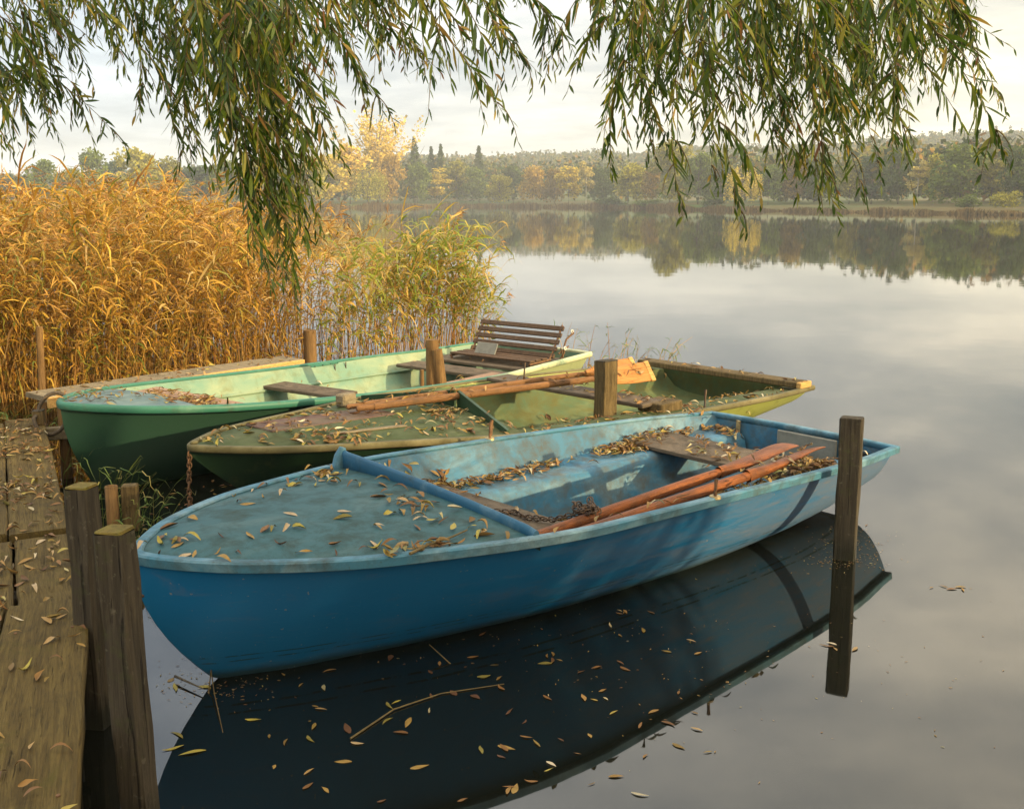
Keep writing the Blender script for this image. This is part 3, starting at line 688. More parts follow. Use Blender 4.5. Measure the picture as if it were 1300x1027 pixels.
        if stern:
            w = s.W(s.L); z = s.S(s.L); n = 9; rings = []
            for i in range(n):
                y = -w + 2 * w * i / (n - 1); cz = .012 * (1 - (y / w) ** 2) + .001
                rings.append([(s.L + .001 + o, y, z + cz + u * .98) for o, u in prof])
            mb.grid(rings, 0, True, close_v=True); mb.add(rings[0], [tuple(range(k))]); mb.add(rings[-1], [tuple(range(k - 1, -1, -1))])
        return mb.build(name, mat_, root)
    def deck(s, root, x1, mat_, cam_=.05, drop=.012, curve=0.0, inset=.02, name='foredeck', mats=None, midx=None, groove=None):
        mb = MB(); nu, nv = 26, 21; P = []
        for i in range(nu):
            q = (i / (nu - 1)) ** 1.5; row = []
            for j in range(nv):
                v = -1 + 2 * j / (nv - 1); x = q * (x1 - curve * (1 - v * v)); w = max(0.002, s.W(x) - inset)
                y = v * w; z = s.S(x) - drop + cam_ * (1 - v * v) * min(1, w / .4)
                if groove and abs(abs(v) - groove) < .03: z -= .008
                row.append((x + .01, y, z))
            P.append(row)
        mb.grid(P, 0, True, flip=True)
        # aft edge lip
        e = P[-1]; mb.grid([[(p[0] + .002, p[1], p[2]) for p in e], [(p[0] + .002, p[1], p[2] - .05) for p in e]], 0, False, flip=True)
        return mb.build(name, mats or mat_, root)
    def tank(s, root, sg, x0, x1, z, yi, mat_, name='side_tank', r=.05, zs=.02, zf=None):
        """box seat moulded along one side, with a rounded inner edge going down to the sole"""
        mb = MB(); P = []
        for i in range(22):
            x = x0 + (x1 - x0) * i / 21; z = zf(x) if zf else z; yo = s.wall(x, z, .028) + .004; y_i = yi(x) if callable(yi) else yi
            row = [(x, sg * yo, z + .0)]
            for k in range(1, 4): row.append((x, sg * (yo + (y_i + r - yo) * k / 3), z - .003 * math.sin(k * 2 + x * 3)))
            for k in range(1, 6):
                a = math.pi / 2 * k / 5; row.append((x, sg * (y_i + r - r * math.sin(a)), z - r + r * math.cos(a)))
            row += [(x, sg * (y_i - .02), z * .5), (x, sg * (y_i - .05), zs - .02)]
            row = [(a_, math.copysign(min(abs(b_), max(.01, s.wall(a_, c_, .026))), sg), c_) for a_, b_, c_ in row]
            P.append(row)
        mb.grid(P, 0, True, flip=(sg < 0))
        return mb.build(name, mat_, root)
def bx_part(root, name, c, size, mat_, rz=0, ry=0, rx=0, bev=.006, rough_=0, m2=None, seg=1):
    rot = Matrix.Rotation(rz, 3, 'Z') @ Matrix.Rotation(ry, 3, 'Y') @ Matrix.Rotation(rx, 3, 'X')
    mb = MB(); mb.box(c, size, rot, bev, seg=seg)
    if rough_: mb.rough(rough_, int(abs(c[0]) * 977) % 1000)
    return mb.build(name, mat_, root)
def pin_part(root, p, mat_, h=.10, plate=True):
    mb = MB(); mb.tube([(p[0], p[1], p[2] - .01), (p[0] + .004, p[1], p[2] + h * .6), (p[0] + .012, p[1] + .004, p[2] + h)], [.008, .0075, .010], 8)
    o = mb.build('rowlock_pin', mat_, root)
    if plate:
        mb = MB(); mb.tube([(p[0], p[1], p[2] - .006), (p[0], p[1], p[2] + .006)], [.03, .026], 14); mb.build('pin_plate', M['brass'], o)
    return o

# --- blue boat ---------------------------------------------------------------
B = Boat(-1.423, 3.662, 41.6, 4.44, [0, .165, .385, .64, .835, .829, .803, .712], (.598, .522, .422), stem=.30, keel=-.13, kst=.10)
rb = empty('rowing_boat', (B.x, B.y, 0), B.hd, 'large bright blue rowing boat in front with leaf strewn foredeck and two brown oars', 'rowing boat', 'rowing boats moored side by side at the pier')
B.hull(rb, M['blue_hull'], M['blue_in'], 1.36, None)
B.sweep([(-.045, -.004), (-.040, .003), (-.004, .004), (.003, -.003), (.0, -.036), (-.008, -.041), (-.036, -.038)], M['blue_rim'], 'gunwale', rb, smooth=False)
B.deck(rb, 1.36, M['blue_deck'], cam_=.035, groove=.86)
# low spray board across the deck
mb = MB(); P = []
for i in range(25):
    v = -1 + 2 * i / 24; y = v * (B.W(1.33) - .03); x = 1.385 - .01 * (1 - v)
    zt = B.S(x) + .080 - .052 * ((1 - v) / 2) ** 2
    if v < -.93: zt = B.S(x) + .02 + .055 * max(0, (1 - (-v - .93) / .07)) ** .5
    if v > .95: zt += .012
    zb_ = B.S(x) - .03; th = .016
    P.append([(x - th, y, zb_), (x - th, y, zt - .012), (x - th * .6, y, zt - .002), (x, y, zt + .002), (x + th * .6, y, zt - .002), (x + th, y, zt - .012), (x + th, y, zb_)])
mb.grid(P, 0, True, close_v=True); mb.add(P[0], [tuple(range(7))]); mb.add(P[-1], [tuple(range(6, -1, -1))])
mb.build('spray_board', M['blue_coam'], rb)
mb = MB(); mb.tube([(1.36, B.W(1.36) - .05, B.S(1.36) - .02), (1.37, B.W(1.36) - .055, B.S(1.36) + .05), (1.385, B.W(1.36) - .06, B.S(1.36) + .095)], [.036, .030, .018], 10)
mb.build('board_end_knob', M['blue_rim'], rb)
tf = lambda x: .40 + .03 * math.sin(x)
B.tank(rb, 1, 1.36, 4.38, .33, tf, M['blue_in'], r=.07)
B.tank(rb, -1, 1.36, 4.38, .33, tf, M['blue_in'], r=.07)
mb = MB(); P = [[(x, v * min(.42, B.wall(x, .035, .025)), .035 + .01 * math.sin(v * 4)) for v in np.linspace(-1, 1, 9)] for x in np.linspace(1.37, 4.39, 12)]; mb.grid(P, 0, True, flip=True); mb.build('sole', M['blue_in'], rb)
bx_part(rb, 'thwart', (1.80, 0, .358), (.34, 1.36, .028), M['thwart'], rz=R(1.5), rough_=.001)
bx_part(rb, 'thwart', (3.70, .04, .350), (.42, 1.40, .028), M['thwart'], rz=R(-1), rough_=.001)
bx_part(rb, 'motor_pad', (4.383, -.10, .315), (.022, .44, .17), M['pad'])
bx_part(rb, 'maker_plate', (4.383, -.50, .33), (.012, .10, .06), M['black'])
bx_part(rb, 'transom_bracket', (4.385, .44, .36), (.012, .035, .10), M['brass'])
pin_part(rb, (2.47, -.815, B.S(2.5) + .004), M['rust'], .085); pin_part(rb, (2.45, .815, B.S(2.5) + .004), M['rust'], .10)
bx_part(rb, 'hook_plate', (1.52, B.wall(1.52, .50) - .006, .50), (.05, .008, .06), M['brass'])
mb = MB(); q0 = [(0.03, 0, .50), (-.03, .005, .50), (-.05, .0, .465), (-.03, 0, .43), (.07, 0, .425)]; mb.tube(q0, .009, 8); mb.build('bow_ring', M['iron'], rb)

# --- oars of the blue boat -----------------------------------------------------
def make_oar(name, label, p0, p1, bl, bw, m_shaft, m_blade, curve=.05, r0=.022, roll=0.0, edge=None, group=None, tip_m=None, blade_th=.008):
    """p0 grip end, p1 blade tip (world); one thing with shaft, grip and blade"""
    p0, p1 = Vector(p0), Vector(p1); L = (p1 - p0).length; root = empty(name, p0, 0, label, 'oar', group)
    q = (p1 - p0).to_track_quat('X', 'Z'); root.rotation_mode = 'QUATERNION'; root.rotation_quaternion = q @ Matrix.Rotation(roll, 3, 'X').to_quaternion()
    ls = L - bl
    mb = MB(); xs = np.linspace(.12, ls + .06, 14); mb.tube([(x, 0, 0) for x in xs], [r0 * (1.05 - .10 * abs(x / L - .35)) if x < ls - .2 else r0 * (1.0 - .25 * (x - ls + .2) / .26) for x in xs], 12)
    mb.build('shaft', m_shaft, root)
    mb = MB(); mb.tube([(0, 0, 0), (.012, 0, 0), (.06, 0, 0), (.13, 0, 0)], [r0 * .62, r0 * .82, r0 * .80, r0 * .9], 12); mb.build('grip', m_shaft, root)
    mb = MB(); P = []; n = 22
    for i in range(n):
        t = i / (n - 1); x = ls - .05 + (bl + .05) * t; w = r0 * .9 + (bw - r0 * .9) * (1 - (1 - min(1, t * 1.35)) ** 2.2)
        if t > .96: w *= 1 - (t - .96) * 2.5
        z = curve * max(0, t - .1) ** 2 * math.cos(max(0, t - .72) * 3.6) * 1.0
        th = r0 * .95 * (1 - t) ** 1.4 + blade_th
        P.append([(x, w * math.cos(a), z + th * math.sin(a) * (1 if abs(math.cos(a)) < .8 else .7)) for a in np.linspace(0, 2 * math.pi, 17)[:-1]])
    mb.grid(P, 0, True, close_v=True); mb.add(P[-1], [tuple(range(16))], 0)
    bo = mb.build('blade', m_blade, root)
    if tip_m:
        bx_part(bo, 'blade_tip_band', (L - .02, 0, curve * .81 * math.cos(1.0)), (.045, bw * 2.04, blade_th * 2 + .012), tip_m, bev=.004)
    return root
og = 'pair of oars in the blue boat'
make_oar('oar', 'varnished orange brown oar in the blue boat, nearer the camera, blade tip curling up', B.loc(1.50, -.60, .425), B.loc(3.70, -.60, .49), .62, .070, M['oar'], M['oar'], .05, .028, roll=R(-18), group=og)
make_oar('oar', 'varnished brown oar in the blue boat, the farther one, blade strewn with leaves', B.loc(1.47, -.49, .42), B.loc(3.72, -.40, .475), .66, .075, M['oar'], M['oar'], .045, .027, roll=R(-4), group=og)
# chain lying on the oars
def torus_pts(c, q, r=.014, rr=.0035, n=12, m=6, sx=1.0):
    P = []
    for i in range(n):
        a = 2 * math.pi * i / n; d = Vector((math.cos(a) * r * sx, math.sin(a) * r, 0)); nn = Vector((math.cos(a), math.sin(a), 0))
        P.append([tuple(c + q @ (d + nn * rr * math.cos(b) + Vector((0, 0, rr * math.sin(b))))) for b in np.linspace(0, 2 * math.pi, m + 1)[:-1]])
    return P
def chain(name, label, pts, r=.014, rr=.0036, sp=.021, jit=.25, group=None, m_=None):
    mb = MB(); pts = [Vector(p) for p in pts]; d = [0]
    for a, b in zip(pts[:-1], pts[1:]): d.append(d[-1] + (b - a).length)
    k = int(d[-1] / sp)
    for i in range(k):
        s_ = d[-1] * i / max(1, k - 1); j = max(j_ for j_ in range(len(d)) if d[j_] <= s_ + 1e-9); j = min(j, len(pts) - 2)
        u = (s_ - d[j]) / max(1e-9, d[j + 1] - d[j]); c = pts[j].lerp(pts[j + 1], u); t = (pts[j + 1] - pts[j]).normalized()
        q = t.to_track_quat('X', 'Z').to_matrix() @ Matrix.Rotation((math.pi / 2 if i % 2 else 0) + random.gauss(0, jit), 3, 'X')
        mb.grid(torus_pts(c, q, r, rr, sx=1.35), 0, True, close_u=True, close_v=True)
    return tag(mb.build(name, m_ or M['iron']), label, 'chain', group)
pl = []
for i in range(26):
    a = i * .9; pl.append(B.loc(1.95 + .05 * math.cos(a) + .004 * i, -.44 + .05 * math.sin(a * 1.1), .455 + .012 * (i % 3) + .02 * math.sin(i * .5)))
pl += [B.loc(1.90, -.30, .40), B.loc(1.86, -.15, .385), B.loc(1.88, -.05, .382), B.loc(1.82, .02, .382)]
chain('chain', 'tangle of iron chain lying across the oar shafts in the blue boat', pl)
mb = MB(); mb.grid(torus_pts(B.loc(1.92, -.70, .40), Matrix.Rotation(R(70), 3, 'X'), .022, .008, 14, 8), 0, True, True, True); tag(mb.build('ring', M['white']), 'small white ring beside the oar grips in the blue boat', 'ring')

# --- middle boat, dark green --------------------------------------------------
B2 = Boat(-1.815, 5.594, 43.1, 5.17, [0, .13, .33, .555, .907, .98, .95, .87], (.547, .444, .362), stem=.62, keel=-.10, kst=.10, rim=.03,
          e=[(0, 1.2), (.12, 1.0), (.3, .62), (.5, .4), (.7, .3), (1, .25)], sexp=.85)
r2 = empty('rowing_boat', (B2.x, B2.y, 0), B2.hd, 'dark green rowing boat in the middle with mossy worn deck and yellow green stern', 'rowing boat', 'rowing boats moored side by side at the pier')
def m_hull2():
    m, t, out = mat('green_hull_sunlit_stern'); v = noise_vec(t); sx = t.nodes.new('ShaderNodeSeparateXYZ'); t.links.new(v, sx.inputs[0])
    f = step(t, mth(t, 'ADD', sx.outputs[0], mth(t, 'MULTIPLY', noise(t, v, 2.5, 6, .7), .9)), 3.0, 3.4)  # dark green turns yellow green aft, the sunlit stern put into the colour
    c = mixc(t, f, (.012, .035, .016), (.34, .38, .10)); c = mixc(t, mth(t, 'MULTIPLY', step(t, noise(t, v, 9, 7, .7), .55, .72), .7), c, (.07, .08, .03))
    bsdf(t, out, c, .5, noise(t, v, 30, 5), .25, .004); return m
M['g2_two'] = m_hull2()
B2.hull(r2, M['g2_two'], M['g2_in'], 1.75, None)
B2.sweep([(-.03, 0), (-.026, .006), (.004, .006), (.010, 0), (.010, -.026), (.002, -.034), (-.026, -.03)], M['g2_rim'], 'gunwale', r2)
B2.deck(r2, 1.82, M['g2_deck'], cam_=.05, curve=-.10)
bx_part(r2, 'deck_panel', (.95, .10, B2.S(.95) + .036), (.95, .30, .014), M['red_patch'], rz=R(3), ry=R(2.2))
bx_part(r2, 'deck_board', (1.02, -.27, B2.S(1.0) + .022), (.52, .10, .012), M['greywood'], rz=R(-6), ry=R(2.0), rx=R(-6))
bx_part(r2, 'deck_cleat', (1.40, .52, B2.S(1.4) + .06), (.13, .09, .09), M['greywood'], rz=R(12), bev=.012)
for sg, xa in ((-1, 1.70), (1, 1.72)):
    mb = MB(); P = []
    for i in range(10):
        t_ = i / 9; y = sg * (.02 + t_ * (B2.W(1.7) - .07)); x = 1.96 - .24 * t_; zt = B2.S(x) + .15 - .125 * t_; zb_ = B2.S(x) - .03
        P.append([(x - .012, y, zb_), (x - .012, y, zt), (x + .012, y, zt), (x + .012, y, zb_)])
    mb.grid(P, 0, False, close_v=True, flip=sg < 0); mb.add(P[0], [(0, 1, 2, 3)]); mb.add(P[-1], [(3, 2, 1, 0)]); mb.build('spray_board', M['g2_hull'], r2)
B2.tank(r2, -1, 1.80, 5.12, .345, lambda x: min(.64, B2.W(x) - .26), M['g2_deck'], name='side_deck', r=.03, zf=lambda x: B2.S(x) - .022)
B2.tank(r2, 1, 1.80, 5.12, .30, lambda x: min(.74, B2.W(x) - .18), M['g2_in'], name='side_deck', r=.03, zf=lambda x: B2.S(x) - .03)
M['mud'] = paint('yellow_mud_sole', (.30, .25, .05), (.40, .36, .10), (.10, .07, .03), .5, .5, .7)
mb = MB(); P = [[(x, v * min(.66, B2.wall(x, .06, .025)), .06 + .012 * math.sin(v * 5 + x * 5)) for v in np.linspace(-1, 1, 12)] for x in np.linspace(1.76, 5.13, 16)]; mb.grid(P, 0, True, flip=True); mb.build('sole', M['mud'], r2)
bx_part(r2, 'thwart', (3.18, .08, .452), (.26, 1.62, .03), M['thwart'], rz=R(2))
bx_part(r2, 'thwart_block', (3.32, -.70, .425), (.26, .22, .075), M['postlit'], rz=R(2), bev=.008)
bx_part(r2, 'stern_plank', (4.98, -.01, B2.S(5) + .032), (.17, 1.70, .05), M['postlit'], rz=R(0), bev=.008)
bx_part(r2, 'plank_end', (4.98, -.885, B2.S(5) + .032), (.17, .045, .052), M['yelwood'], bev=.006)
pin_part(r2, (3.55, -.93, B2.S(3.55)), M['iron'], .13, False); pin_part(r2, (1.58, -.78, B2.S(1.58)), M['rust'], .10, False)
pin_part(r2, (3.5, .93, B2.S(3.5)), M['iron'], .12, False)
bx_part(r2, 'bow_fitting', (.03, 0, B2.S(0) + .012), (.045, .03, .022), M['g2_rim'], bev=.008)
og2 = 'pair of oars in the dark green boat'
make_oar('oar', 'orange brown oar with broad banded blade lying in the dark green boat, nearer one', B2.loc(1.20, .10, .575), B2.loc(3.62, -.36, .60), .50, .085, M['oargrey'], M['blade'], .02, .024, roll=R(52), tip_m=M['yelwood'], group=og2)
make_oar('oar', 'orange brown oar behind its twin in the dark green boat, blade mostly hidden', B2.loc(1.17, .17, .58), B2.loc(3.72, -.12, .60), .48, .08, M['oargrey'], M['blade'], .02, .022, roll=R(48), tip_m=M['yelwood'], group=og2)
chain('mooring_chain', 'rusty mooring chain hanging from the bow of the dark green boat into the water', [B2.loc(.0, 0, .50), B2.loc(-.01, .01, .3), B2.loc(-.0, .02, .12), B2.loc(-.06, .03, -.02), B2.loc(-.14, .04, -.1)], .013, .0045, m_=M['rust'])
chain('mooring_chain', 'iron chain hanging loosely from the bow of the blue boat beside the post', [B.loc(-.04, .0, .46), B.loc(-.07, .05, .34), B.loc(-.05, .07, .26), B.loc(-.02, .02, .36), B.loc(.0, .02, .44)], .014, .005)

# --- far boat, sea green ------------------------------------------------------
B1 = Boat(-2.902, 6.434, 52.3, 5.13, [0, .19, .432, .654, .80, .86, .76, .702], (.623, .451, .415), stem=.22, keel=-.12, kst=.06, rim=.03,
          e=[(0, .9), (.15, .62), (.3, .45), (.5, .32), (.7, .26), (1, .22)])
r1 = empty('rowing_boat', (B1.x, B1.y, 0), B1.hd, 'sea green rowing boat farthest away with pale green inside and slatted seat at its stern', 'rowing boat', 'rowing boats moored side by side at the pier')
def m_hull1():
    m, t, out = mat('sea_green_hull'); v = noise_vec(t); sx = t.nodes.new('ShaderNodeSeparateXYZ'); t.links.new(v, sx.inputs[0])
    f = step(t, mth(t, 'ADD', sx.outputs[0], mth(t, 'MULTIPLY', noise(t, v, 2.5, 6, .7), .9)), 3.7, 4.3)  # creamy aft end is sunlight painted into the hull colour
    c = mixc(t, f, (.022, .060, .040), (.36, .42, .22)); c = mixc(t, mth(t, 'MULTIPLY', step(t, noise(t, v, 5, 7, .7), .56, .74), .5), c, (.03, .07, .045))
    bsdf(t, out, c, .36, noise(t, v, 30, 5), .25, .004); return m
B1.hull(r1, m_hull1(), M['g1_in'], .66, None)
B1.sweep([(-.032, -.004), (-.028, .006), (-.010, .010), (.006, .006), (.012, -.008), (.010, -.034), (.0, -.044), (-.028, -.036)], M['g1_rim'], 'gunwale', r1)
B1.deck(r1, .68, M['g1_deck'], cam_=.03, curve=.03)
for sg in (-1, 1):
    mb = MB(); mb.tube([(x, sg * (B1.wall(x, B1.S(x) - .16) - .008), B1.S(x) - .16) for x in np.linspace(.75, 5.0, 24)], .012, 6); mb.build('inner_strake', M['g1_in'], r1)
mb = MB(); P = [[(x, v * min(.5, B1.wall(x, .02, .025)), .02 + .01 * math.sin(v * 4 + x * 3)) for v in np.linspace(-1, 1, 10)] for x in np.linspace(.7, 5.08, 16)]; mb.grid(P, 0, True, flip=True); mb.build('sole', M['g1_in'], r1)
mb = MB(); P = [[(x, v * (B1.wall(x, .50, .03) + .004), .505) for v in np.linspace(-1, 1, 9)] for x in (.66, .8, .95, 1.10)]; mb.grid(P, 0, True, flip=True); mb.grid([P[-1], [(p[0], p[1], .47) for p in P[-1]]], 0, False, flip=True); mb.build('bow_shelf', M['pinkwood'], r1)
bx_part(r1, 'thwart', (2.32, .36, .335), (.27, 1.0, .03), M['thwart'], rz=R(4))
bx_part(r1, 'thwart_bracket', (2.34, .72, .30), (.12, .10, .05), M['iron'])
bx_part(r1, 'side_bench', (3.0, -.58, .35), (1.7, .20, .03), M['pinkwood'], rz=R(1))
bx_part(r1, 'thwart', (3.88, .02, .33), (.30, 1.24, .03), M['thwart'])
bx_part(r1, 'stern_sheet', (4.55, .0, .345), (.78, 1.22, .03), M['thwart'])
bx_part(r1, 'rowlock_bar', (2.95, B1.wall(2.95, .42) - .006, .425), (.34, .010, .02), M['g1_rim'])
for xx in (2.82, 2.92, 3.02, 3.1): bx_part(r1, 'bolt', (xx, B1.wall(xx, .425) - .016, .425), (.012, .012, .012), M['black'])
for xx in (3.06, 3.2): bx_part(r1, 'strap', (xx, B1.wall(xx, .38) - .008, .37), (.012, .01, .10), M['iron'])
# slatted seat standing on the stern sheets
S0 = B1.loc(4.50, -.05, .36)
bench = empty('slatted_bench', S0, B1.hd, 'dark slatted wooden seat with iron side frames standing in the sea green boat', 'bench')
bl_ = 1.04
for i in range(5):
    u = i / 4; z = .07 + .25 * u; x = .12 + .16 * u
    bx_part(bench, 'back_slat', (x, -.04, z), (.022, bl_, .046), M['slat'], ry=R(32), bev=.004)
for i in range(3): bx_part(bench, 'seat_slat', (-.20 + .10 * i, -.04, .055), (.075, bl_ * .96, .02), M['slat'], bev=.004)
for sg in (-1, 1):
    y = -.04 + sg * bl_ * .47; mb = MB()
    mb.tube([(.07, y, .03), (.14, y, .10), (.30, y, .35)], .011, 7); mb.tube([(-.24, y, .03), (.10, y, .035)], .011, 7)
    mb.tube([(-.22, y, .0), (-.22, y, .035)], .011, 7); mb.tube([(.10, y, .0), (.10, y, .035)], .011, 7)
    mb.build('side_frame', M['rust'], bench)
mb = MB(); yy = -.04 - bl_ * .53
mb.tube([(.16, yy, .02), (.20, yy - .03, .10), (.17, yy - .05, .17), (.22, yy - .04, .23), (.27, yy - .05, .26), (.30, yy - .07, .29)], [.012, .010, .009, .010, .009, .012], 7)
mb.tube([(.12, yy - .02, .10), (.26, yy - .04, .16)], .008, 6); mb.tube([(.20, yy - .02, .05), (.10, yy - .06, .16)], .007, 6); mb.build('chain_bracket', M['rust'], bench)
for k, (a_, b_) in enumerate(((.29, .29), (.17, .14))):
    mb = MB(); mb.grid(torus_pts(Vector((a_, yy - .06, b_ + .01)), Matrix.Rotation(R(80), 3, 'X'), .015, .007, 12, 7), 0, True, True, True); mb.build('bracket_knob', M['white'], bench)
cdp = bx_part(None, 'card', B1.loc(4.40, .06, .455), (.012, .26, .16), M['pad'], rz=B1.hd, ry=R(28)); tag(cdp, 'pale rectangular card leaning in front of the slatted seat', 'card')

# ------------------------------------------------------------------ pier
def plank(root, name, a, b, w, th, m_, seedv=0, side=1.0, z=.40, amt=.003, segs=14):
    """plank from a to b (xy), a and b lie on its right hand edge, w to the left"""
    a, b = Vector((a[0], a[1], 0)), Vector((b[0], b[1], 0)); d = (b - a); L = d.length; d.normalize(); nrm = Vector((-d.y, d.x, 0)) * side
    r = random.Random(seedv); P = []
    ph = r.uniform(0, 6); wr = r.uniform(-.006, .006)
    for i in range(segs + 1):
        u = i / segs; e = .5 * amt * math.sin(u * 7 + ph); c = a + d * L * u; zz = z + wr * (u - .5) + r.gauss(0, amt * .35)
        j1 = r.gauss(0, amt * .6); j2 = r.gauss(0, amt * .6)
        P.append([c + nrm * (0 + j1) + Vector((0, 0, zz - th)), c + nrm * (0 + j1) + Vector((0, 0, zz - .008)), c + nrm * (.008 + j1) + Vector((0, 0, zz)),
                  c + nrm * (w * .5) + Vector((0, 0, zz + e)), c + nrm * (w - .008 + j2) + Vector((0, 0, zz)), c + nrm * (w + j2) + Vector((0, 0, zz - .008)), c + nrm * (w + j2) + Vector((0, 0, zz - th))])
    mb = MB(); mb.grid(P, 0, False, close_v=True, flip=side > 0); mb.add(P[0], [tuple(range(7)) if side > 0 else tuple(range(6, -1, -1))]); mb.add(P[-1], [tuple(range(6, -1, -1)) if side > 0 else tuple(range(7))])
    # planks carry a grain that runs along them: give the mesh its own axes
    o = mb.build(name, m_, None); ang = math.atan2(d.y, d.x) - math.pi / 2
    mt = Matrix.Translation(a) @ Matrix.Rotation(ang, 4, 'Z'); o.data.transform(mt.inverted()); o.matrix_world = mt; o.parent = root
    return o
pier = empty('wooden_pier', (0, 0, 0), 0, 'old leaf littered plank pier along the left edge, mossy olive brown', 'pier')
A0, A1 = Vector((-.62, 1.15)), Vector((-1.63, 3.74)); dA = (A1 - A0).normalized(); nA = Vector((-dA.y, dA.x))
ws = [.285, .27, .28, .26, .27]; off = 0
for i, w in enumerate(ws):
    e = [0, .05, -.03, .06, 0][i]
    a = A0 + nA * off; b = A1 + nA * off + dA * e; plank(pier, 'plank', a, b, w, .045, M['pier'], i, z=.40 + [.0, .004, -.003, .002, 0][i]); off += w + .009
F0, F1 = Vector((-1.655, 3.79)), Vector((-2.06, 4.61)); F2 = Vector((-3.30, 7.10))
for (s0, s1, z_, sd) in ((F0, F1, .375, 20), (Vector((-2.075, 4.64)), F2, .385, 40)):
    d_ = (s1 - s0).normalized(); n_ = Vector((-d_.y, d_.x)); off = 0 if sd == 20 else .02
    for i, w in enumerate([.25, .29, .24, .28, .26]):
        a = s0 + n_ * off + d_ * random.uniform(0, .03); b = s1 + n_ * off + d_ * random.uniform(-.05, .03); plank(pier, 'plank', a, b, w, .04, M['pier'], sd + i, z=z_ + random.uniform(-.004, .004)); off += w + random.uniform(.006, .014)
# beams under the planks
def beam(root, a, b, w, h, z, m_, name='beam'):
    a, b = Vector(a), Vector(b); c = (a + b) / 2; L = (b - a).length; return bx_part(root, name, (c.x, c.y, z), (L, w, h), m_, rz=math.atan2((b - a).y, (b - a).x), bev=.006)
for s_ in (.25, 1.35, 2.5):
    p = A0 + dA * s_; beam(pier, p + nA * .03 - dA * 0, p + nA * 1.35, .10, .12, .29, M['post'])
for p, d_ in ((F0 + (F1 - F0) * .3, (F1 - F0).normalized()), (Vector((-2.3, 5.1)), (F2 - F1).normalized()), (Vector((-2.85, 6.2)), (F2 - F1).normalized())):
    n_ = Vector((-d_.y, d_.x)); beam(pier, p + n_ * .02, p + n_ * 1.3, .10, .12, .275, M['post'])
beam(pier, A0 + nA * .10, A1 + nA * .10, .09, .13, .285, M['greywood']); beam(pier, F1 + Vector((-.12, -.05)), F2 + Vector((-.12, -.05)), .09, .12, .275, M['greywood'])
for p in ((-1.50, 3.05), (-2.15, 4.45), (-3.05, 6.3), (-1.05, 1.9)):
    mb = MB(); mb.tube([(p[0] - .12, p[1], -.6), (p[0] - .12, p[1], .0), (p[0] - .13, p[1], .24)], [.06, .062, .058], 12); mb.build('pile', M['roundpost'], pier)
for i, w_ in enumerate(ws):
    off_ = sum(ws[:i]) + .009 * i
    for s_ in (.25, 1.35, 2.5):
        for du in (.05, w_ - .05):
            p_ = A0 + dA * (s_ + random.uniform(-.02, .02)) + nA * (off_ + du); mb = MB(); mb.tube([(p_.x, p_.y, .385), (p_.x, p_.y, .4035)], [.006, .006], 8)
            if i < 3: mb.build('nail', M['rust'], pier)
# lower ledger block standing beside the pier in the foreground
def post(name, label, base, top_z, sx, sy, rz, m_side, m_top, lean=(0, 0), group=None, z0=-.9, cat='post', rough_=.0026, cap=True):
    """base (x,y) at water level; square timber"""
    root = empty(name, (base[0], base[1], 0), rz, label, cat, group)
    h = top_z - z0; mb = MB(); P = []
    n = 12
    for i in range(n + 1):
        z = z0 + (h - .006) * i / n; q = 1 + .01 * math.sin(z * 9 + sx * 50)
        b = .008; c = [(-sx / 2 + b, -sy / 2), (sx / 2 - b, -sy / 2), (sx / 2, -sy / 2 + b), (sx / 2, sy / 2 - b), (sx / 2 - b, sy / 2), (-sx / 2 + b, sy / 2), (-sx / 2, sy / 2 - b), (-sx / 2, -sy / 2 + b)]
        P.append([(x * q + lean[0] * z, y * q + lean[1] * z, z) for x, y in c])
    mb.grid(P, 0, False, close_v=True); mb.add(P[0], [tuple(range(7, -1, -1))]); mb.rough(rough_, int(sx * 1e4)); mb.build('shaft', m_side, root)
    mb = MB(); c2 = [(x * .96 + lean[0] * top_z, y * .96 + lean[1] * top_z, top_z + .004 * math.sin(x * 40 + y * 30)) for x, y in [(p[0] - lean[0] * P[-1][0][2], p[1] - lean[1] * P[-1][0][2]) for p in P[-1]]]
    mb.grid([P[-1], c2], 0, False, close_v=True); mb.add(c2, [tuple(range(8))]); mb.build('top', m_top, root)
    return root
pg = 'mooring posts standing in the water'
p = at(1076, 712, 0); post('mooring_post', 'square weathered post standing alone in the water at the stern of the blue boat', (p.x, p.y + .05), .775, .115, .095, R(-24), M['post'], M['post'], group=pg)
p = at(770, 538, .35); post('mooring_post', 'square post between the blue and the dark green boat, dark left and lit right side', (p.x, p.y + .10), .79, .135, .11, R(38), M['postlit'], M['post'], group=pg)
p = at(137, 762, .3); q = at(120, 668, .62)
post('mooring_post', 'tall square mossy topped post nearest the camera between pier and blue bow', (-1.125, 2.84), .965, .088, .08, R(-12), M['post'], M['posttop'], group=pg, lean=(-.03, 0))
post('mooring_post', 'square mossy topped post just behind the tall one beside the pier', (-1.525, 3.50), .91, .088, .08, R(-12), M['post'], M['posttop'], group=pg)
def roundp(name, label, base, z1, r, m_, lean=(0, 0), group=None, z0=-.8, n=14, cat='post'):
    mb = MB(); zs = np.linspace(z0, z1, 12); mb.tube([(lean[0] * z, lean[1] * z, z) for z in zs], [r * (1.04 - .06 * i / 11 + .015 * math.sin(i * 2.1)) for i in range(12)], n, caps=True)
    o = mb.build(name, m_); o.location = (base[0], base[1], 0); return tag(o, label, cat, group)
p = at(556, 487, .40); roundp('mooring_post', 'taller round post of the pair between the two green boats', (p.x - .05, p.y + .08), .76, .055, M['roundpost'], group=pg)
roundp('mooring_post', 'shorter leaning round post of the pair between the two green boats', (p.x + .07, p.y + .05), .68, .048, M['roundpost'], lean=(-.12, 0), group=pg)
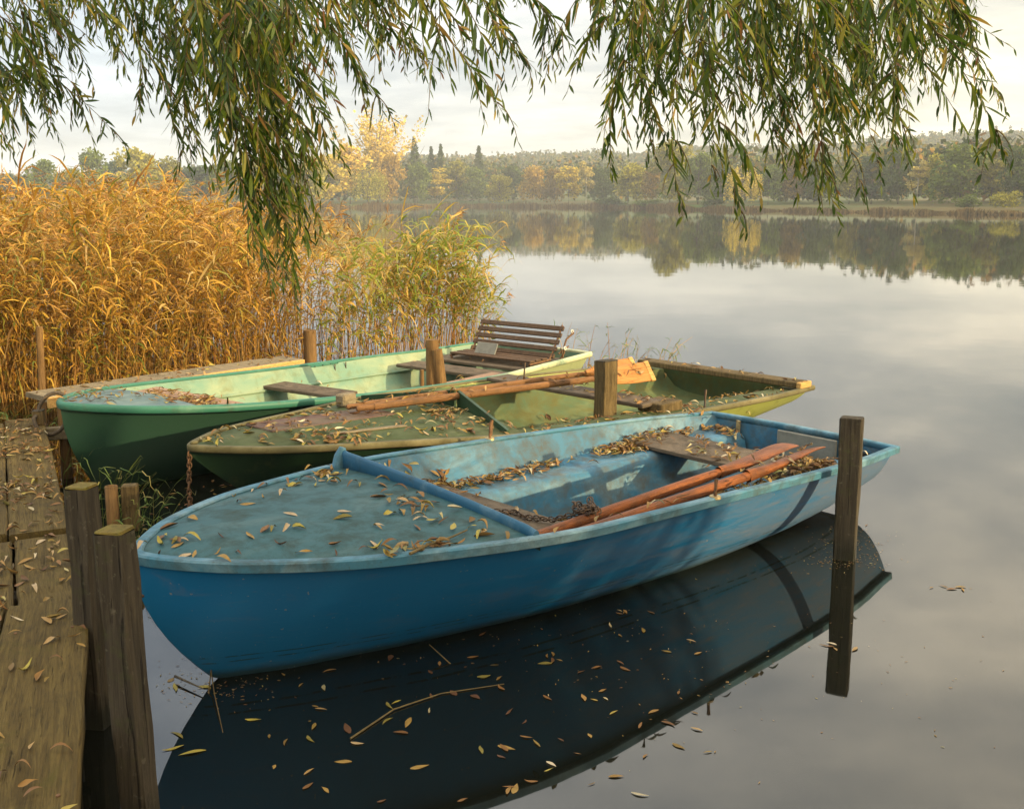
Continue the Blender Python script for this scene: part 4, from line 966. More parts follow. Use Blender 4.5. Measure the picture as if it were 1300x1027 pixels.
roundp('stake', 'thin short stake beside the pair of round posts between the green boats', (p.x - .13, p.y - .02), .52, .016, M['roundpost'], cat='stake')
p = at(393, 457, .2); roundp('mooring_post', 'thick round post at the far end of the narrow walkway before the reeds', (p.x, p.y + .05), .52, .072, M['roundpost'], group=pg)
p = at(52, 500, .35); roundp('stake', 'thin reddish stake rising from the bank behind the pier end', (p.x, p.y), .90, .028, M['roundpost'], lean=(.03, 0), cat='stake')
# twin posts with the mooring rope
p = at(76, 545, .35)
roundp('mooring_post', 'round orange brown post looped by the mooring rope at the sea green bow', (p.x + .02, p.y + .02), .53, .036, M['roundpost'], group=pg)
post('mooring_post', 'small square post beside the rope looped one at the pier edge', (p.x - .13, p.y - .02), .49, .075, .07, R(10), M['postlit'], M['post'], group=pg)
bx_part(None, 'bracket_board', (p.x - .05, p.y - .05, .33), (.24, .04, .09), M['greywood'], rz=R(20)); tag(bpy.data.objects['bracket_board'], 'short grey board nailed across the two rope posts', 'board')
mb = MB(); pts = []
for i in range(30):
    a = 2 * math.pi * i / 28; pts.append((p.x - .02 + .115 * math.cos(a), p.y - .01 + .07 * math.sin(a) * .6 - .07 * (math.sin(a) < 0), .47 + .13 * math.sin(a)))
mb.tube(pts, .014, 7); tag(mb.build('mooring_rope', M['rope']), 'dark mooring rope looped round the posts at the sea green bow', 'rope')
# bamboo stubs and block behind the tall posts
p = at(141, 617, .36)
for k, (dx, dy, z1, rr_, lb) in enumerate(((.0, 0, .36, .034, 'hollow cut stub of pipe standing behind the tall mossy post'), )):
    mb = MB(); c = (p.x + dx, p.y + dy)
    P = [[(c[0] + r_ * math.cos(a), c[1] + r_ * math.sin(a), z) for a in np.linspace(0, 2 * math.pi, 15)[:-1]] for r_, z in ((rr_, -.5), (rr_, z1), (rr_ * .78, z1), (rr_ * .78, z1 - .2))]
    mb.grid(P, 0, True, close_v=True); tag(mb.build('pipe_stub', M['roundpost']), lb, 'stub')
bx_part(None, 'timber_stub', (p.x + .09, p.y + .03, .23), (.085, .07, .26), M['postlit'], rz=R(8)); tag(bpy.data.objects['timber_stub'], 'square timber stub beside the hollow stub behind the tall post', 'stub')
# narrow walkway behind the far boat
wk = empty('narrow_walkway', (0, 0, 0), 0, 'narrow plank walkway behind the sea green boat, grey top and yellow sunlit edge', 'walkway')
a, b = at(60, 503, .44), at(386, 460, .40)
a2 = Vector((a.x, a.y)); b2 = Vector((b.x, b.y)); d_ = (b2 - a2).normalized(); n_ = Vector((-d_.y, d_.x))
plank(wk, 'plank', a2 + n_ * .01, b2 + n_ * .01, .34, .04, M['greywood'], 77, z=.43)
beam(wk, a2 - n_ * .0, b2 - n_ * .0, .035, .085, .385, M['yelwood'], 'edge_board')  # the sunlit yellow of this edge is put into its wood colour
for u in (.2, .6, .93):
    p_ = a2 + (b2 - a2) * u + n_ * .18; mb = MB(); mb.tube([(p_.x, p_.y, -.6), (p_.x, p_.y, .385)], .05, 10); mb.build('pile', M['roundpost'], wk)

# ------------------------------------------------------------------ reeds
def reed_bed(name, label, n, place, hfun, seedv, mstem, mleaf, nl=9, leafL=(.22, .5), leafW=.010, lean=(.10, .0), bend=1.0, stemr=.0042, plume=.32, lb_=(3.2, 1.1)):
    """individual stems with long arching leaves"""
    r = np.random.default_rng(seedv); base = place(r, n); n = len(base); hgt = hfun(r, base)
    K = 6; t = np.linspace(0, 1, K)[None, :, None]
    ln = np.stack([r.normal(lean[0], .16, n), r.normal(lean[1], .14, n), np.zeros(n)], 1) * hgt[:, None]
    P = base[:, None, :] + np.array([0, 0, 1.]) * hgt[:, None, None] * t + ln[:, None, :] * t ** 2
    P[:, :, 2] -= (np.linalg.norm(ln, axis=1)[:, None] * .25) * t[..., 0] ** 3
    V1, Q1 = tubes(P, np.repeat(stemr * np.linspace(1.15, .35, K)[None, :], n, 0) * r.uniform(.7, 1.3, (n, 1)), 3)
    m = n * nl; idx = np.repeat(np.arange(n), nl); u = np.clip(r.beta(*lb_, m), .06, 1.0)
    kk = u * (K - 1); k0 = np.minimum(kk.astype(int), K - 2); fr = (kk - k0)[:, None]
    b = P[idx, k0] * (1 - fr) + P[idx, k0 + 1] * fr
    a = r.uniform(0, 2 * np.pi, m); wind = r.uniform(0, 1, m) < .45; a = np.where(wind, r.normal(-.1, .7, m), a)
    d = np.stack([np.cos(a), np.sin(a), np.zeros(m)], 1); L = r.uniform(*leafL, m) * np.clip(hgt[idx] / 2.2, .5, 1.1); up = r.uniform(.25, 1.15, m); dr = r.uniform(.25, 1.25, m) * bend
    Kl = 6; tt = np.linspace(0, 1, Kl)[None, :, None]
    PL = b[:, None, :] + d[:, None, :] * (L[:, None, None] * (tt * .75)) + np.array([0, 0, 1.]) * (L[:, None, None] * (up[:, None, None] * tt - dr[:, None, None] * tt ** 2))
    PL += r.normal(0, .012, (m, Kl, 3)) * tt
    side = np.stack([-d[:, 1], d[:, 0], r.normal(0, .5, m)], 1); side = unit(side)
    W = leafW * np.array([.35, .9, 1, .85, .5, .06])[None, :] * r.uniform(.55, 1.35, (m, 1))
    V2, Q2 = ribbons(PL, W, side)
    parts = [(V1, Q1, 0), (V2, Q2, 1)]
    # feathery seed heads
    pk = np.where(r.uniform(0, 1, n) < plume)[0]
    if len(pk):
        q = 20; i2 = np.repeat(pk, q); m2 = len(i2); tip = P[i2, -1]; uu = r.uniform(-.06, .16, m2); dd = unit(r.normal(size=(m2, 3)) + np.array([.8, 0, .3])); l2 = r.uniform(.05, .15, m2)
        b2 = tip + np.array([.25, 0, .9]) * uu[:, None]; P3 = np.stack([b2, b2 + dd * l2[:, None] * .5, b2 + dd * l2[:, None] + np.array([0, 0, -.015])], 1)
        V3, Q3 = ribbons(P3, np.repeat(np.array([[.003, .007, .001]]), m2, 0), unit(r.normal(size=(m2, 3)))); parts.append((V3, Q3, 0))
    V, Fs, Ms = join(parts)
    return tag(mesh_np(name, V, Fs, [mstem, mleaf], midx=Ms), label, kind='stuff')
def inpoly(poly, r, n):
    poly = np.array(poly); lo, hi = poly.min(0), poly.max(0); out = []
    while len(out) < n:
        p = r.uniform(lo, hi, (n, 2)); c = np.zeros(len(p), bool); j = len(poly) - 1
        for i in range(len(poly)):
            xi, yi = poly[i]; xj, yj = poly[j]; cond = ((yi > p[:, 1]) != (yj > p[:, 1])) & (p[:, 0] < (xj - xi) * (p[:, 1] - yi) / (yj - yi + 1e-12) + xi); c ^= cond; j = i
        out += list(p[c])
    return np.array(out[:n])
def zg(p): return np.array([max(-.35, near_z(x, y)) for x, y in p])
PA = [(-5.0, 8.75), (-4.0, 9.25), (-3.25, 10.6), (-2.6, 11.7), (-2.15, 13.4), (-2.4, 16.0), (-4.5, 18), (-9, 19), (-13, 17), (-11, 12), (-8.5, 9.2), (-6.2, 8.6)]
def placeA(r, n):
    p = inpoly(PA, r, n); p = p[(p[:, 0] < -3.7) | (r.uniform(0, 1, len(p)) < .42)]; return np.concatenate([p, zg(p)[:, None]], 1)
def hA(r, b): 
    h = r.uniform(1.35, 2.15, len(b)) + (r.uniform(0, 1, len(b)) > .93) * .22 + .12 * np.sin(b[:, 0] * 2.3 + b[:, 1]) + np.where(b[:, 0] < -4.6, .12, 0) - np.clip((b[:, 0] + 3.4), 0, 1.4) * .42
    return h - np.minimum(b[:, 2], 0)*1.0 + np.clip(b[:, 1] - 12, 0, 6) * -.03
reed_bed('reed_bed', 'dense bed of tall golden orange autumn reeds on the left bank', 3000, placeA, hA, 31, M['reedstem'], M['reed'], nl=10, leafL=(.20, .55), leafW=.0108, lean=(.07, -.02))
def placeF(r, n):                     # the front fringe, stems close together
    t = r.uniform(0, 1, n) ** 1.35; ex = np.interp(t, [0, .25, .5, .8, 1], [-7.0, -5.2, -4.1, -3.2, -2.5]); ey = np.interp(t, [0, .25, .5, .8, 1], [8.5, 8.7, 9.5, 10.8, 12.0])
    p = np.stack([ex + r.normal(0, .16, n), ey + r.normal(0, .18, n)], 1); return np.concatenate([p, zg(p)[:, None]], 1)
reed_bed('reed_bed', 'front rows of dry orange brown reeds behind the walkway', 1100, placeF, lambda r, b: r.uniform(.7, 1.9, len(b)) - np.minimum(b[:, 2], 0) * .9, 32, M['reedstem'], M['reed'], nl=9, leafL=(.16, .42), leafW=.009, lean=(.05, -.08))
def placeB(r, n):
    t = r.uniform(0, 1, n) ** .9; cx = -2.15 + t * 1.75; cy = 11.9 + t * 1.9 + r.normal(0, .38, n)
    return np.stack([cx + r.normal(0, .12, n), cy, np.full(n, -.3)], 1)
def hB(r, b):
    x = b[:, 0]; return .3 + r.uniform(.55, 1.12, len(b)) * np.interp(x, [-2.3, -1.7, -1.25, -1.0, -.7, -.35, -.1], [1.25, 1.5, 1.75, 1.72, 1.35, .85, .5])
reed_bed('reed_clump', 'green and gold reed clump behind the boats, thinning to the right', 300, placeB, hB, 33, M['reedstem'], M['reedgreen'], nl=9, leafL=(.22, .60), leafW=.013, lean=(.12, 0), plume=.12)
def placeW(r, n):
    px_ = r.uniform(700, 850, n); out = []
    for x in px_:
        q = at(x, r.uniform(462, 478) if x < 790 else r.uniform(478, 486), 0); out.append((q.x, q.y, -.1))
    return np.array(out)
reed_bed('water_grass', 'thin green water grass between the sterns of the green boats', 46, placeW, lambda r, b: r.uniform(.25, .65, len(b)), 34, M['reedstem'], M['grass'], nl=3, leafL=(.2, .45), leafW=.005, lean=(.2, 0), plume=0)
# grass and litter on the bank, beside the pier
def placeG(r, n):
    p = inpoly([(-7.5, 6.0), (-3.9, 6.6), (-3.45, 7.7), (-4.2, 8.9), (-8, 9)], r, n); return np.concatenate([p, zg(p)[:, None] - .02], 1)
reed_bed('bank_grass', 'green and straw coloured grass on the bank before the reeds', 900, placeG, lambda r, b: r.uniform(.08, .5, len(b)), 35, M['reedstem'], M['grass'], nl=5, leafL=(.12, .5), leafW=.006, lean=(.2, -.1), plume=0)
def placeP(r, n):
    c = [at(100, 655, .05), at(150, 668, .05), at(120, 600, .05), at(165, 690, .02)]; o = []
    for i in range(n): q = c[i % 4]; o.append((q.x + r.normal(0, .10), q.y + r.normal(0, .12), -.05))
    return np.array(o)
reed_bed('water_grass', 'rank green grass tufts growing between the pier and the bows', 70, placeP, lambda r, b: r.uniform(.15, .55, len(b)), 36, M['grass'], M['grass'], nl=2, leafL=(.15, .4), leafW=.0038, lean=(.25, 0), plume=0, stemr=.002)

# ------------------------------------------------------------------ the willow: trunk on the bank to the right behind the camera, branches hanging over the view
willow = empty('willow_tree', (4.6, -2.9, .3), 0, 'big willow whose narrow leaved branches hang down across the top of the photo', 'tree')
WO = Vector((4.6, -2.9, .3))
def wl(p): return (p[0] - WO.x, p[1] - WO.y, p[2] - WO.z)
mb = MB(); mb.tube([wl(q) for q in ((4.6, -2.9, -.2), (4.6, -2.85, .6), (4.4, -2.6, 1.8), (4.0, -2.0, 3.2), (3.5, -1.2, 4.6))], [.55, .42, .36, .32, .26], 14); mb.build('trunk', M['bark'], willow)
limbs = [[(3.5, -1.2, 4.6), (2.6, 0, 5.2), (1.4, 1.8, 5.1), (.6, 3.6, 4.7), (.2, 5, 4.3)], [(4.0, -2.0, 3.2), (2.4, -.8, 4.3), (0, .6, 4.6), (-1.6, 2.4, 4.4), (-2.8, 4.2, 4.0)],
         [(3.5, -1.2, 4.6), (3.2, .6, 5.1), (2.6, 2.8, 4.7), (2.2, 4.6, 4.2)], [(3.5, -1.2, 4.6), (4.2, .6, 5.3), (4.8, 2.2, 5.0), (4.6, 3.6, 4.4)], [(2.4, -.8, 4.3), (-.4, -.2, 4.8), (-2.6, 1.0, 4.6), (-4.0, 3.0, 4.2)]]
for lb in limbs:
    mb = MB(); mb.tube([wl(q) for q in lb], list(np.linspace(.20, .03, len(lb))), 9); mb.build('limb', M['bark'], willow)
LP = np.array([p for lb in limbs for a, b in zip(lb[:-1], lb[1:]) for p in [np.array(a) + (np.array(b) - np.array(a)) * u for u in np.linspace(0, 1, 8)]])
def strand_geo(paths, r, step_=.019, leafL=(.050, .092), leafW=.0064, twr=.0022, yellow=False):
    """paths: list of [K,3]; returns verts/faces of twig + alternate narrow leaves"""
    parts = []; TP = []; 
    B_, D_, L_ = [], [], []
    for P in paths:
        seg = np.linalg.norm(np.diff(P, axis=0), axis=1); cum = np.concatenate([[0], np.cumsum(seg)]); n = int(cum[-1] / step_); 
        if n < 3: continue
        s_ = np.linspace(.02, cum[-1], n) + r.normal(0, step_ * .25, n); s_ = np.clip(s_, 0, cum[-1])
        b = np.stack([np.interp(s_, cum, P[:, k]) for k in range(3)], 1); t = np.stack([np.interp(np.clip(s_ + .03, 0, cum[-1] + .03), np.append(cum, cum[-1] + .05), np.append(P[:, k], 2 * P[-1, k] - P[-2, k])) for k in range(3)], 1) - b
        t = unit(t + np.array([0, 0, -1e-4])); sd = unit(np.cross(t, r.normal(size=(n, 3))))
        d = unit(t * r.uniform(.5, 1.1, (n, 1)) + sd * r.uniform(.3, 1.15, (n, 1)) + np.array([0, 0, -.45]) * r.uniform(.2, 1.2, (n, 1)))
        keep = r.uniform(0, 1, n) > .08; tap = np.clip((cum[-1] - s_) / .18, .45, 1)
        B_.append(b[keep]); D_.append(d[keep]); L_.append((r.uniform(*leafL, n) * tap)[keep])
        K = 9; ss = np.linspace(0, cum[-1], K); TP.append(np.stack([np.interp(ss, cum, P[:, k]) for k in range(3)], 1))
    TP = np.array(TP); V1, Q1 = tubes(TP, np.repeat(twr * np.linspace(1.3, .35, 9)[None, :], len(TP), 0), 3); parts.append((V1, Q1, 0))
    b = np.concatenate(B_); d = np.concatenate(D_); L = np.concatenate(L_); m = len(b); nn = unit(np.cross(d, r.normal(size=(m, 3)))); K = 5; tt = np.linspace(0, 1, K)[None, :, None]
    curl = r.normal(.0, .16, (m, 1, 1)); bz = np.cross(d, nn); PL = b[:, None, :] + d[:, None, :] * L[:, None, None] * tt + bz[:, None, :] * curl * L[:, None, None] * tt ** 2 + np.array([0, 0, -1.]) * (L[:, None, None] * .22 * tt ** 2)
    W = leafW * np.array([.12, .85, 1.0, .72, .04])[None, :] * r.uniform(.7, 1.25, (m, 1)) * (L / .085)[:, None] ** .5
    V2, Q2 = ribbons(PL, W, nn); parts.append((V2, Q2, 1)); return join(parts)
def hang(x0, y0, x1, y1, dist, r, sway=0.0, K=10):
    """a drooping shoot: enters at pixel (x0,y0) and ends at pixel (x1,y1), about dist metres away"""
    a = np.array(aty(x0, y0, dist + r.uniform(-.25, .25))); b = np.array(aty(x1, y1, dist + r.uniform(-.2, .2)))
    t = np.linspace(0, 1, K)[:, None]; P = a + (b - a) * np.concatenate([t ** 1.15, t ** 1.15, t ** .95], 1)
    P[:, 0] += .03 * np.sin(t[:, 0] * 5 + r.uniform(0, 6)) + sway * t[:, 0] ** 2; return P
r_ = np.random.default_rng(41)
# main drooping boughs: (enter x, enter y, tip x, tip y, distance, side shoots)
MAIN = [(-60, 40, 12, 182, 3.6, 7), (-30, -20, 60, 128, 4.0, 6), (10, -20, 98, 118, 3.8, 6), (30, 40, 152, 184, 3.9, 6), (40, -20, 118, 60, 4.2, 6), (90, -40, 128, 40, 4.0, 4), (-20, 60, 40, 120, 4.2, 5),
 (150, -60, 182, 150, 3.9, 5), (165, -60, 208, 140, 4.2, 6), (190, -60, 238, 220, 3.9, 6), (215, -60, 262, 232, 3.7, 7), (235, -60, 300, 250, 4.0, 6), (250, -60, 322, 320, 3.5, 8), (268, -60, 345, 372, 3.4, 8), (290, -60, 378, 402, 3.5, 9), (300, -60, 410, 312, 3.6, 7),
 (320, -60, 392, 250, 4.0, 7), (345, -60, 436, 218, 3.6, 6), (370, -60, 470, 130, 3.9, 5), (395, -60, 492, 142, 3.6, 4), (330, -60, 350, 180, 4.3, 7), (280, -60, 290, 170, 4.4, 7), (225, -60, 222, 120, 4.4, 6),
 (430, -60, 530, 66, 4.0, 5), (470, -60, 560, 92, 3.9, 4), (520, -70, 632, 152, 3.2, 5), (545, -60, 600, 70, 3.9, 4), (600, -60, 672, 92, 3.5, 3), (640, -60, 738, 80, 3.6, 3), (590, -70, 640, 40, 4.2, 4),
 (770, -60, 742, 50, 3.9, 4), (790, -60, 760, 100, 3.8, 3), (800, -60, 782, 222, 3.3, 6), (815, -60, 800, 175, 3.7, 6), (850, -60, 828, 110, 4.2, 6), (868, -60, 862, 275, 3.5, 7), (890, -60, 882, 180, 4.0, 7), (905, -60, 934, 304, 3.4, 7), (925, -60, 950, 200, 4.1, 7),
 (950, -60, 978, 140, 4.3, 6), (970, -60, 1005, 255, 3.6, 8), (985, -60, 1040, 240, 3.9, 8), (1010, -60, 1076, 290, 3.4, 8), (1030, -60, 1088, 262, 3.7, 8), (1050, -60, 1060, 180, 4.3, 7), (1075, -60, 1130, 190, 3.9, 7), (1090, -60, 1172, 256, 3.6, 7),
 (1120, -60, 1150, 120, 4.3, 7), (1130, -60, 1232, 200, 3.7, 5), (1150, -60, 1288, 222, 3.3, 5), (1140, -60, 1218, 90, 4.2, 6), (1150, -80, 1284, 62, 3.6, 5), (1160, -60, 1266, 130, 3.8, 5), (1190, -70, 1215, 40, 4.3, 5),
 (300, -60, 332, 368, 3.45, 9), (312, -60, 352, 388, 3.4, 10), (322, -60, 372, 372, 3.5, 9), (330, -60, 392, 350, 3.5, 9), (305, -60, 362, 330, 3.6, 9), (280, -60, 318, 286, 3.6, 8), (230, -60, 250, 215, 3.7, 7), (345, -60, 418, 300, 3.5, 7),
 (1000, -60, 1052, 268, 3.6, 8), (960, -60, 990, 225, 3.6, 8), (1060, -60, 1110, 235, 3.7, 8), (880, -60, 905, 240, 3.6, 7), (830, -60, 812, 205, 3.6, 6)]
ki = 0
for (x0, y0, x1, y1, dd, ns) in MAIN:
    P = hang(x0, y0, x1, y1, dd, r_); paths = [P]
    for j in range(ns + 4):
        u = r_.uniform(.05, .96); q = P[int(u * 9)]; ln = r_.uniform(.18, .42) * (1.15 - .95 * u); dr = np.array([r_.normal(.5 if x1 > x0 else -.05, .55), r_.normal(0, .5), -1.0]); dr /= np.linalg.norm(dr)
        t = np.linspace(0, 1, 7)[:, None]; o_ = np.array([dr[0], dr[1], 0]); paths.append(q + o_ * ln * (t - .35 * t ** 2) * 1.2 + np.array([0, 0, -1.]) * ln * t ** 1.3)
    V, Fs, Ms = strand_geo(paths, r_)
    V = V - np.array(WO); mesh_np('hanging_branch', V, Fs, [M['twig'], M['willow']], parent=willow, midx=Ms)
# the dense mass of shoots behind and above them
def mass(name, n, xr, yfun, dist, r, topy=-120, step_=.022, lf=(.052, .092)):
    paths = []
    while len(paths) < n:
        x = r.uniform(*xr); yb = yfun(x)
        if yb < -20: continue
        y1 = r.uniform(-30, 1) * .3 + yb * r.uniform(.25, 1.0); x0 = x - r.uniform(-10, 55); paths.append(hang(x0, topy, x, y1, r.uniform(*dist), r))
    V, Fs, Ms = strand_geo(paths, r, step_, lf); mesh_np(name, V - np.array(WO), Fs, [M['twig'], M['willow']], parent=willow, midx=Ms)
envL = lambda x: float(np.interp(x, [-120, -40, 0, 60, 100, 118, 135, 150, 190, 240, 300, 350, 390, 420, 470, 520, 560, 640, 700, 720, 745, 770, 800], [130, 115, 105, 95, 62, 5, 5, 40, 105, 150, 165, 185, 180, 130, 72, 28, 12, 15, -10, -40, -10, 25, 40]))
envR = lambda x: float(np.interp(x, [740, 770, 800, 850, 900, 960, 1010, 1060, 1110, 1150, 1200, 1240, 1260, 1300], [10, 60, 105, 130, 165, 165, 200, 205, 170, 140, 100, 30, -15, -40]))
mass('foliage', 135, (-120, 520), envL, (3.9, 5.2), r_); mass('foliage', 26, (440, 720), envL, (3.8, 4.8), r_); mass('foliage', 112, (745, 1245), envR, (3.9, 5.2), r_)
# crown overhead and curtains beside and behind the camera
def curtain(name, n, fx, fy, zt, zb_, r, step_=.05, lf=(.08, .14), w=.012):
    paths = []
    for i in range(n):
        x, y = r.uniform(*fx), r.uniform(*fy); z1 = r.uniform(*zt); z0 = r.uniform(*zb_); t = np.linspace(0, 1, 8)[:, None]
        paths.append(np.array([x, y, z1]) + np.array([r.normal(0, .3), r.normal(0, .3), 0]) * (t ** .6) + np.array([0, 0, z0 - z1]) * t)
    V, Fs, Ms = strand_geo(paths, r, step_, lf, w); mesh_np(name, V - np.array(WO), Fs, [M['twig'], M['willow']], parent=willow, midx=Ms)
curtain('crown', 420, (-4.5, 5.5), (-2.5, 2.6), (4.2, 5.8), (3.7, 4.4), r_)
curtain('crown', 150, (-3.5, 4.5), (2.4, 5.6), (4.4, 5.4), (3.7, 4.3), r_)
def scurtain(name, n, s0, s1, crange, zt, zb_, r):
    """drooping outer curtain on the sun's side of the boats"""
    paths = []; sx, sy = math.sin(R(SUN_AZ)), math.cos(R(SUN_AZ)); nx, ny = -sy, sx
    for i in range(n):
        c = crange[0] + (crange[1] - crange[0]) * r.uniform(0, 1) ** 1.0; s_ = r.uniform(s0, s1); x = sx * s_ + nx * c; y = sy * s_ + ny * c
        z1 = r.uniform(*zt); z0 = r.uniform(*zb_); t = np.linspace(0, 1, 8)[:, None]
        paths.append(np.array([x, y, z1]) + np.array([r.normal(0, .25), r.normal(0, .25), 0]) * (t ** .6) + np.array([0, 0, z0 - z1]) * t)
    V, Fs, Ms = strand_geo(paths, r, .045, (.08, .15), .013); mesh_np(name, V - np.array(WO), Fs, [M['twig'], M['willow']], parent=willow, midx=Ms)
scurtain('added_shade_curtain', 720, 4.8, 8.0, (.0, 3.7), (2.6, 3.7), (.25, 1.3), r_)  # unseen willow shoots, added along the sun line to shade bow and pier
scurtain('added_shade_curtain', 90, 5.2, 8.0, (3.6, 4.6), (2.2, 3.4), (.5, 1.6), r_)

# ------------------------------------------------------------------ fallen leaves
def leaf_verts(r, L=1.0):
    """a narrow curled leaf, length ~1, three columns of vertices"""
    K = 6; t = np.linspace(0, 1, K); w = np.array([.03, .085, .105, .085, .05, .004]) * r.uniform(.7, 1.6); fold = r.uniform(.0, 1.2); cu = r.normal(0, .7); cs = r.normal(0, .2); tw = r.normal(0, 1.4)
    V = []
    for i in range(K):
        x = t[i] - .5; z = cu * ((t[i] - .5) ** 2 - .25) * .9; y = cs * (t[i] - .5) ** 2; a = tw * (t[i] - .5)
        for sg in (-1, 0, 1):
            dy, dz = sg * w[i], abs(sg) * w[i] * fold; V.append((x, y + dy * math.cos(a) - dz * math.sin(a), z + dy * math.sin(a) + dz * math.cos(a)))
    V = np.array(V); V[:, 2] -= V[:, 2].min(); Fq = [(i * 3 + j, i * 3 + j + 1, i * 3 + j + 4, i * 3 + j + 3) for i in range(K - 1) for j in (0, 1)]
    return V, np.array(Fq)
r_ = np.random.default_rng(51)
LV = [leaf_verts(r_) for _ in range(14)]
LMESH = []
for i in range(30):
    V, Q = LV[i % 14]; o = mesh_np('fallen_leaf', V * r_.uniform(.042, .090), [Q], [LM[i % 6]]); LMESH.append((o.data, ['pale tan', 'yellow', 'rust brown', 'dark brown', 'olive', 'ochre'][i % 6], 'large ' if max(v.co.x for v in o.data.vertices) > .034 else 'small ')); bpy.data.objects.remove(o)
def bvh(objs):
    vs, fs = [], []
    bpy.context.view_layer.update()
    for o in objs:
        k = len(vs); mw = o.matrix_world; vs += [mw @ v.co for v in o.data.vertices]; fs += [tuple(i + k for i in p.vertices) for p in o.data.polygons]
    return BVHTree.FromPolygons(vs, fs)
def kids(root): return [o for o in bpy.data.objects if o.type == 'MESH' and (o.parent == root or (o.parent and o.parent.parent == root))]
oars_b = [o for o in bpy.data.objects if o.name.startswith('oar')]
T0 = bvh(kids(rb)); T0o = bvh(kids(rb) + [c for a in oars_b for c in kids(a)]); T2 = bvh(kids(r2) + [c for a in oars_b for c in kids(a)]); T1 = bvh(kids(r1)); TP_ = bvh(kids(pier)); TW = bvh(kids(wk))
TG = bvh([bpy.data.objects['bank_ground']])
def hit(T, x, y, ztop=3.0):
    h = T.ray_cast(Vector((x, y, ztop)), Vector((0, 0, -1)))
    return (h[0], h[1]) if h[0] is not None else None
def frame(n, yaw, r):
    n = Vector(n)
    if n.z < 0: n = -n
    q = n.to_track_quat('Z', 'X').to_matrix() @ Matrix.Rotation(yaw, 3, 'Z') @ Matrix.Rotation(r.normal(0, .22), 3, 'X') @ Matrix.Rotation(r.normal(0, .12), 3, 'Y')
    return q
NLEAF = 0
def zone_b(b, x1, nm):
    def f(p):
        dx, dy = p.x - b.x, p.y - b.y; lx = (dx * math.cos(b.hd) + dy * math.sin(b.hd)) / x1; ly = (-dx * math.sin(b.hd) + dy * math.cos(b.hd)) / b.W(lx * x1)
        a = 'bow tip' if lx < .2 else 'forward part' if lx < .4 else 'middle' if lx < .6 else 'rear part' if lx < .8 else 'aft end'
        c = 'near rim' if ly < -.6 else 'camera side' if ly < -.3 else 'camera side of centre' if ly < 0 else 'beyond centre' if ly < .3 else 'far side' if ly < .6 else 'far rim'
        return f'on the {nm} foredeck, {a}, {c}'
    return f
def zone_p(p):
    e = float(np.interp(p.y, [1.15, 3.74, 4.61, 7.1], [-.62, -1.63, -2.06, -3.3])) - p.x
    a = 'nearest planks' if p.y < 2.9 else 'beside the tall post' if p.y < 3.45 else 'beside the second post' if p.y < 4.1 else 'past the second post' if p.y < 5 else 'far planks' if p.y < 6 else 'by the rope posts'
    return f'on the pier, {a}, ' + ('at water edge' if e < .2 else 'near edge' if e < .45 else 'well inward')
def zone_w(p):
    v = (Vector(p) - Vector((0, 0, H))); d = v.y * _c - v.z * _s; x = CX + F * v.x / d; y = CY - F * (v.y * _s + v.z * _c) / d
    a = 'below the blue stem' if x < 330 else 'below the blue foredeck' if x < 450 else 'below the spray board' if x < 560 else 'below the blue boat amidships' if x < 680 else 'below the oar grips'
    return 'floating ' + a + (', close to the hull' if y < 860 else ', mid reflection' if y < 930 else ', lowest')
def leaf_thing(p, n, r, label, group, pick=None):
    global NLEAF; NLEAF += 1
    me, cn, sz = (pick or LMESH)[int(r.integers(len(pick or LMESH)))]; o = bpy.data.objects.new('fallen_leaf', me); C.objects.link(o)
    label = f'{sz}{cn} leaf {label(p)}'
    o.matrix_world = Matrix.Translation(p + Vector((0, 0, .003))) @ (frame(n, r.uniform(0, 6.28), r).to_4x4() if not pick else Matrix.Rotation(r.uniform(0, 6.28), 4, 'Z') @ Matrix.Diagonal((r.uniform(.6, 1.1), 1, .18, 1))); tag(o, label, 'leaf', group)
def litter(name, label, pts, r, size=(.05, .088), heap=0.0, flat=False):
    vs, fs, o = [], [], 0
    for p, n in pts:
        V, Q = LV[int(r.integers(14))]; m = np.array(Matrix.Rotation(r.uniform(0, 6.28), 3, 'Z') @ Matrix.Diagonal((1, 1, .15)) if flat else frame(n, r.uniform(0, 6.28), r)); s_ = r.uniform(*size)
        vs.append((V * s_) @ m.T + np.array(p) + np.array([0, 0, .003 + r.uniform(0, heap)])); fs.append(Q + o); o += len(V)
    if vs: return tag(mesh_np(name, np.concatenate(vs), [np.concatenate(fs)], [M['litter']]), label, kind='stuff')
def scatter(T, b, n, f, r):
    out = []; k = 0
    while len(out) < n and k < n * 30:
        k += 1; x, y = f(r); w_ = b.loc(x, y, 0) if b else Vector((x, y, 0)); h = hit(T, w_.x, w_.y)
        if h and abs(h[1].z) > .45: out.append(h)
    return out
U = lambda x0, x1, y0, y1: (lambda r: (r.uniform(x0, x1), r.uniform(y0, y1)))
Gs = lambda x, y, sx, sy: (lambda r: (r.normal(x, sx), r.normal(y, sy)))
def dk(b, x1, k=.92): 
    def f(r):
        x = x1 * r.uniform(.02, 1) ** .75; return x, r.uniform(-1, 1) * b.W(x) * k
    return f
for p, n in scatter(T0, B, 50, dk(B, 1.25), r_) + scatter(T0, B, 8, Gs(.18, .02, .05, .07), r_) + scatter(T0, B, 18, Gs(.95, .55, .3, .06), r_):
    leaf_thing(p, n, r_, zone_b(B, 1.3, 'blue'), 'fallen leaves on the blue foredeck')
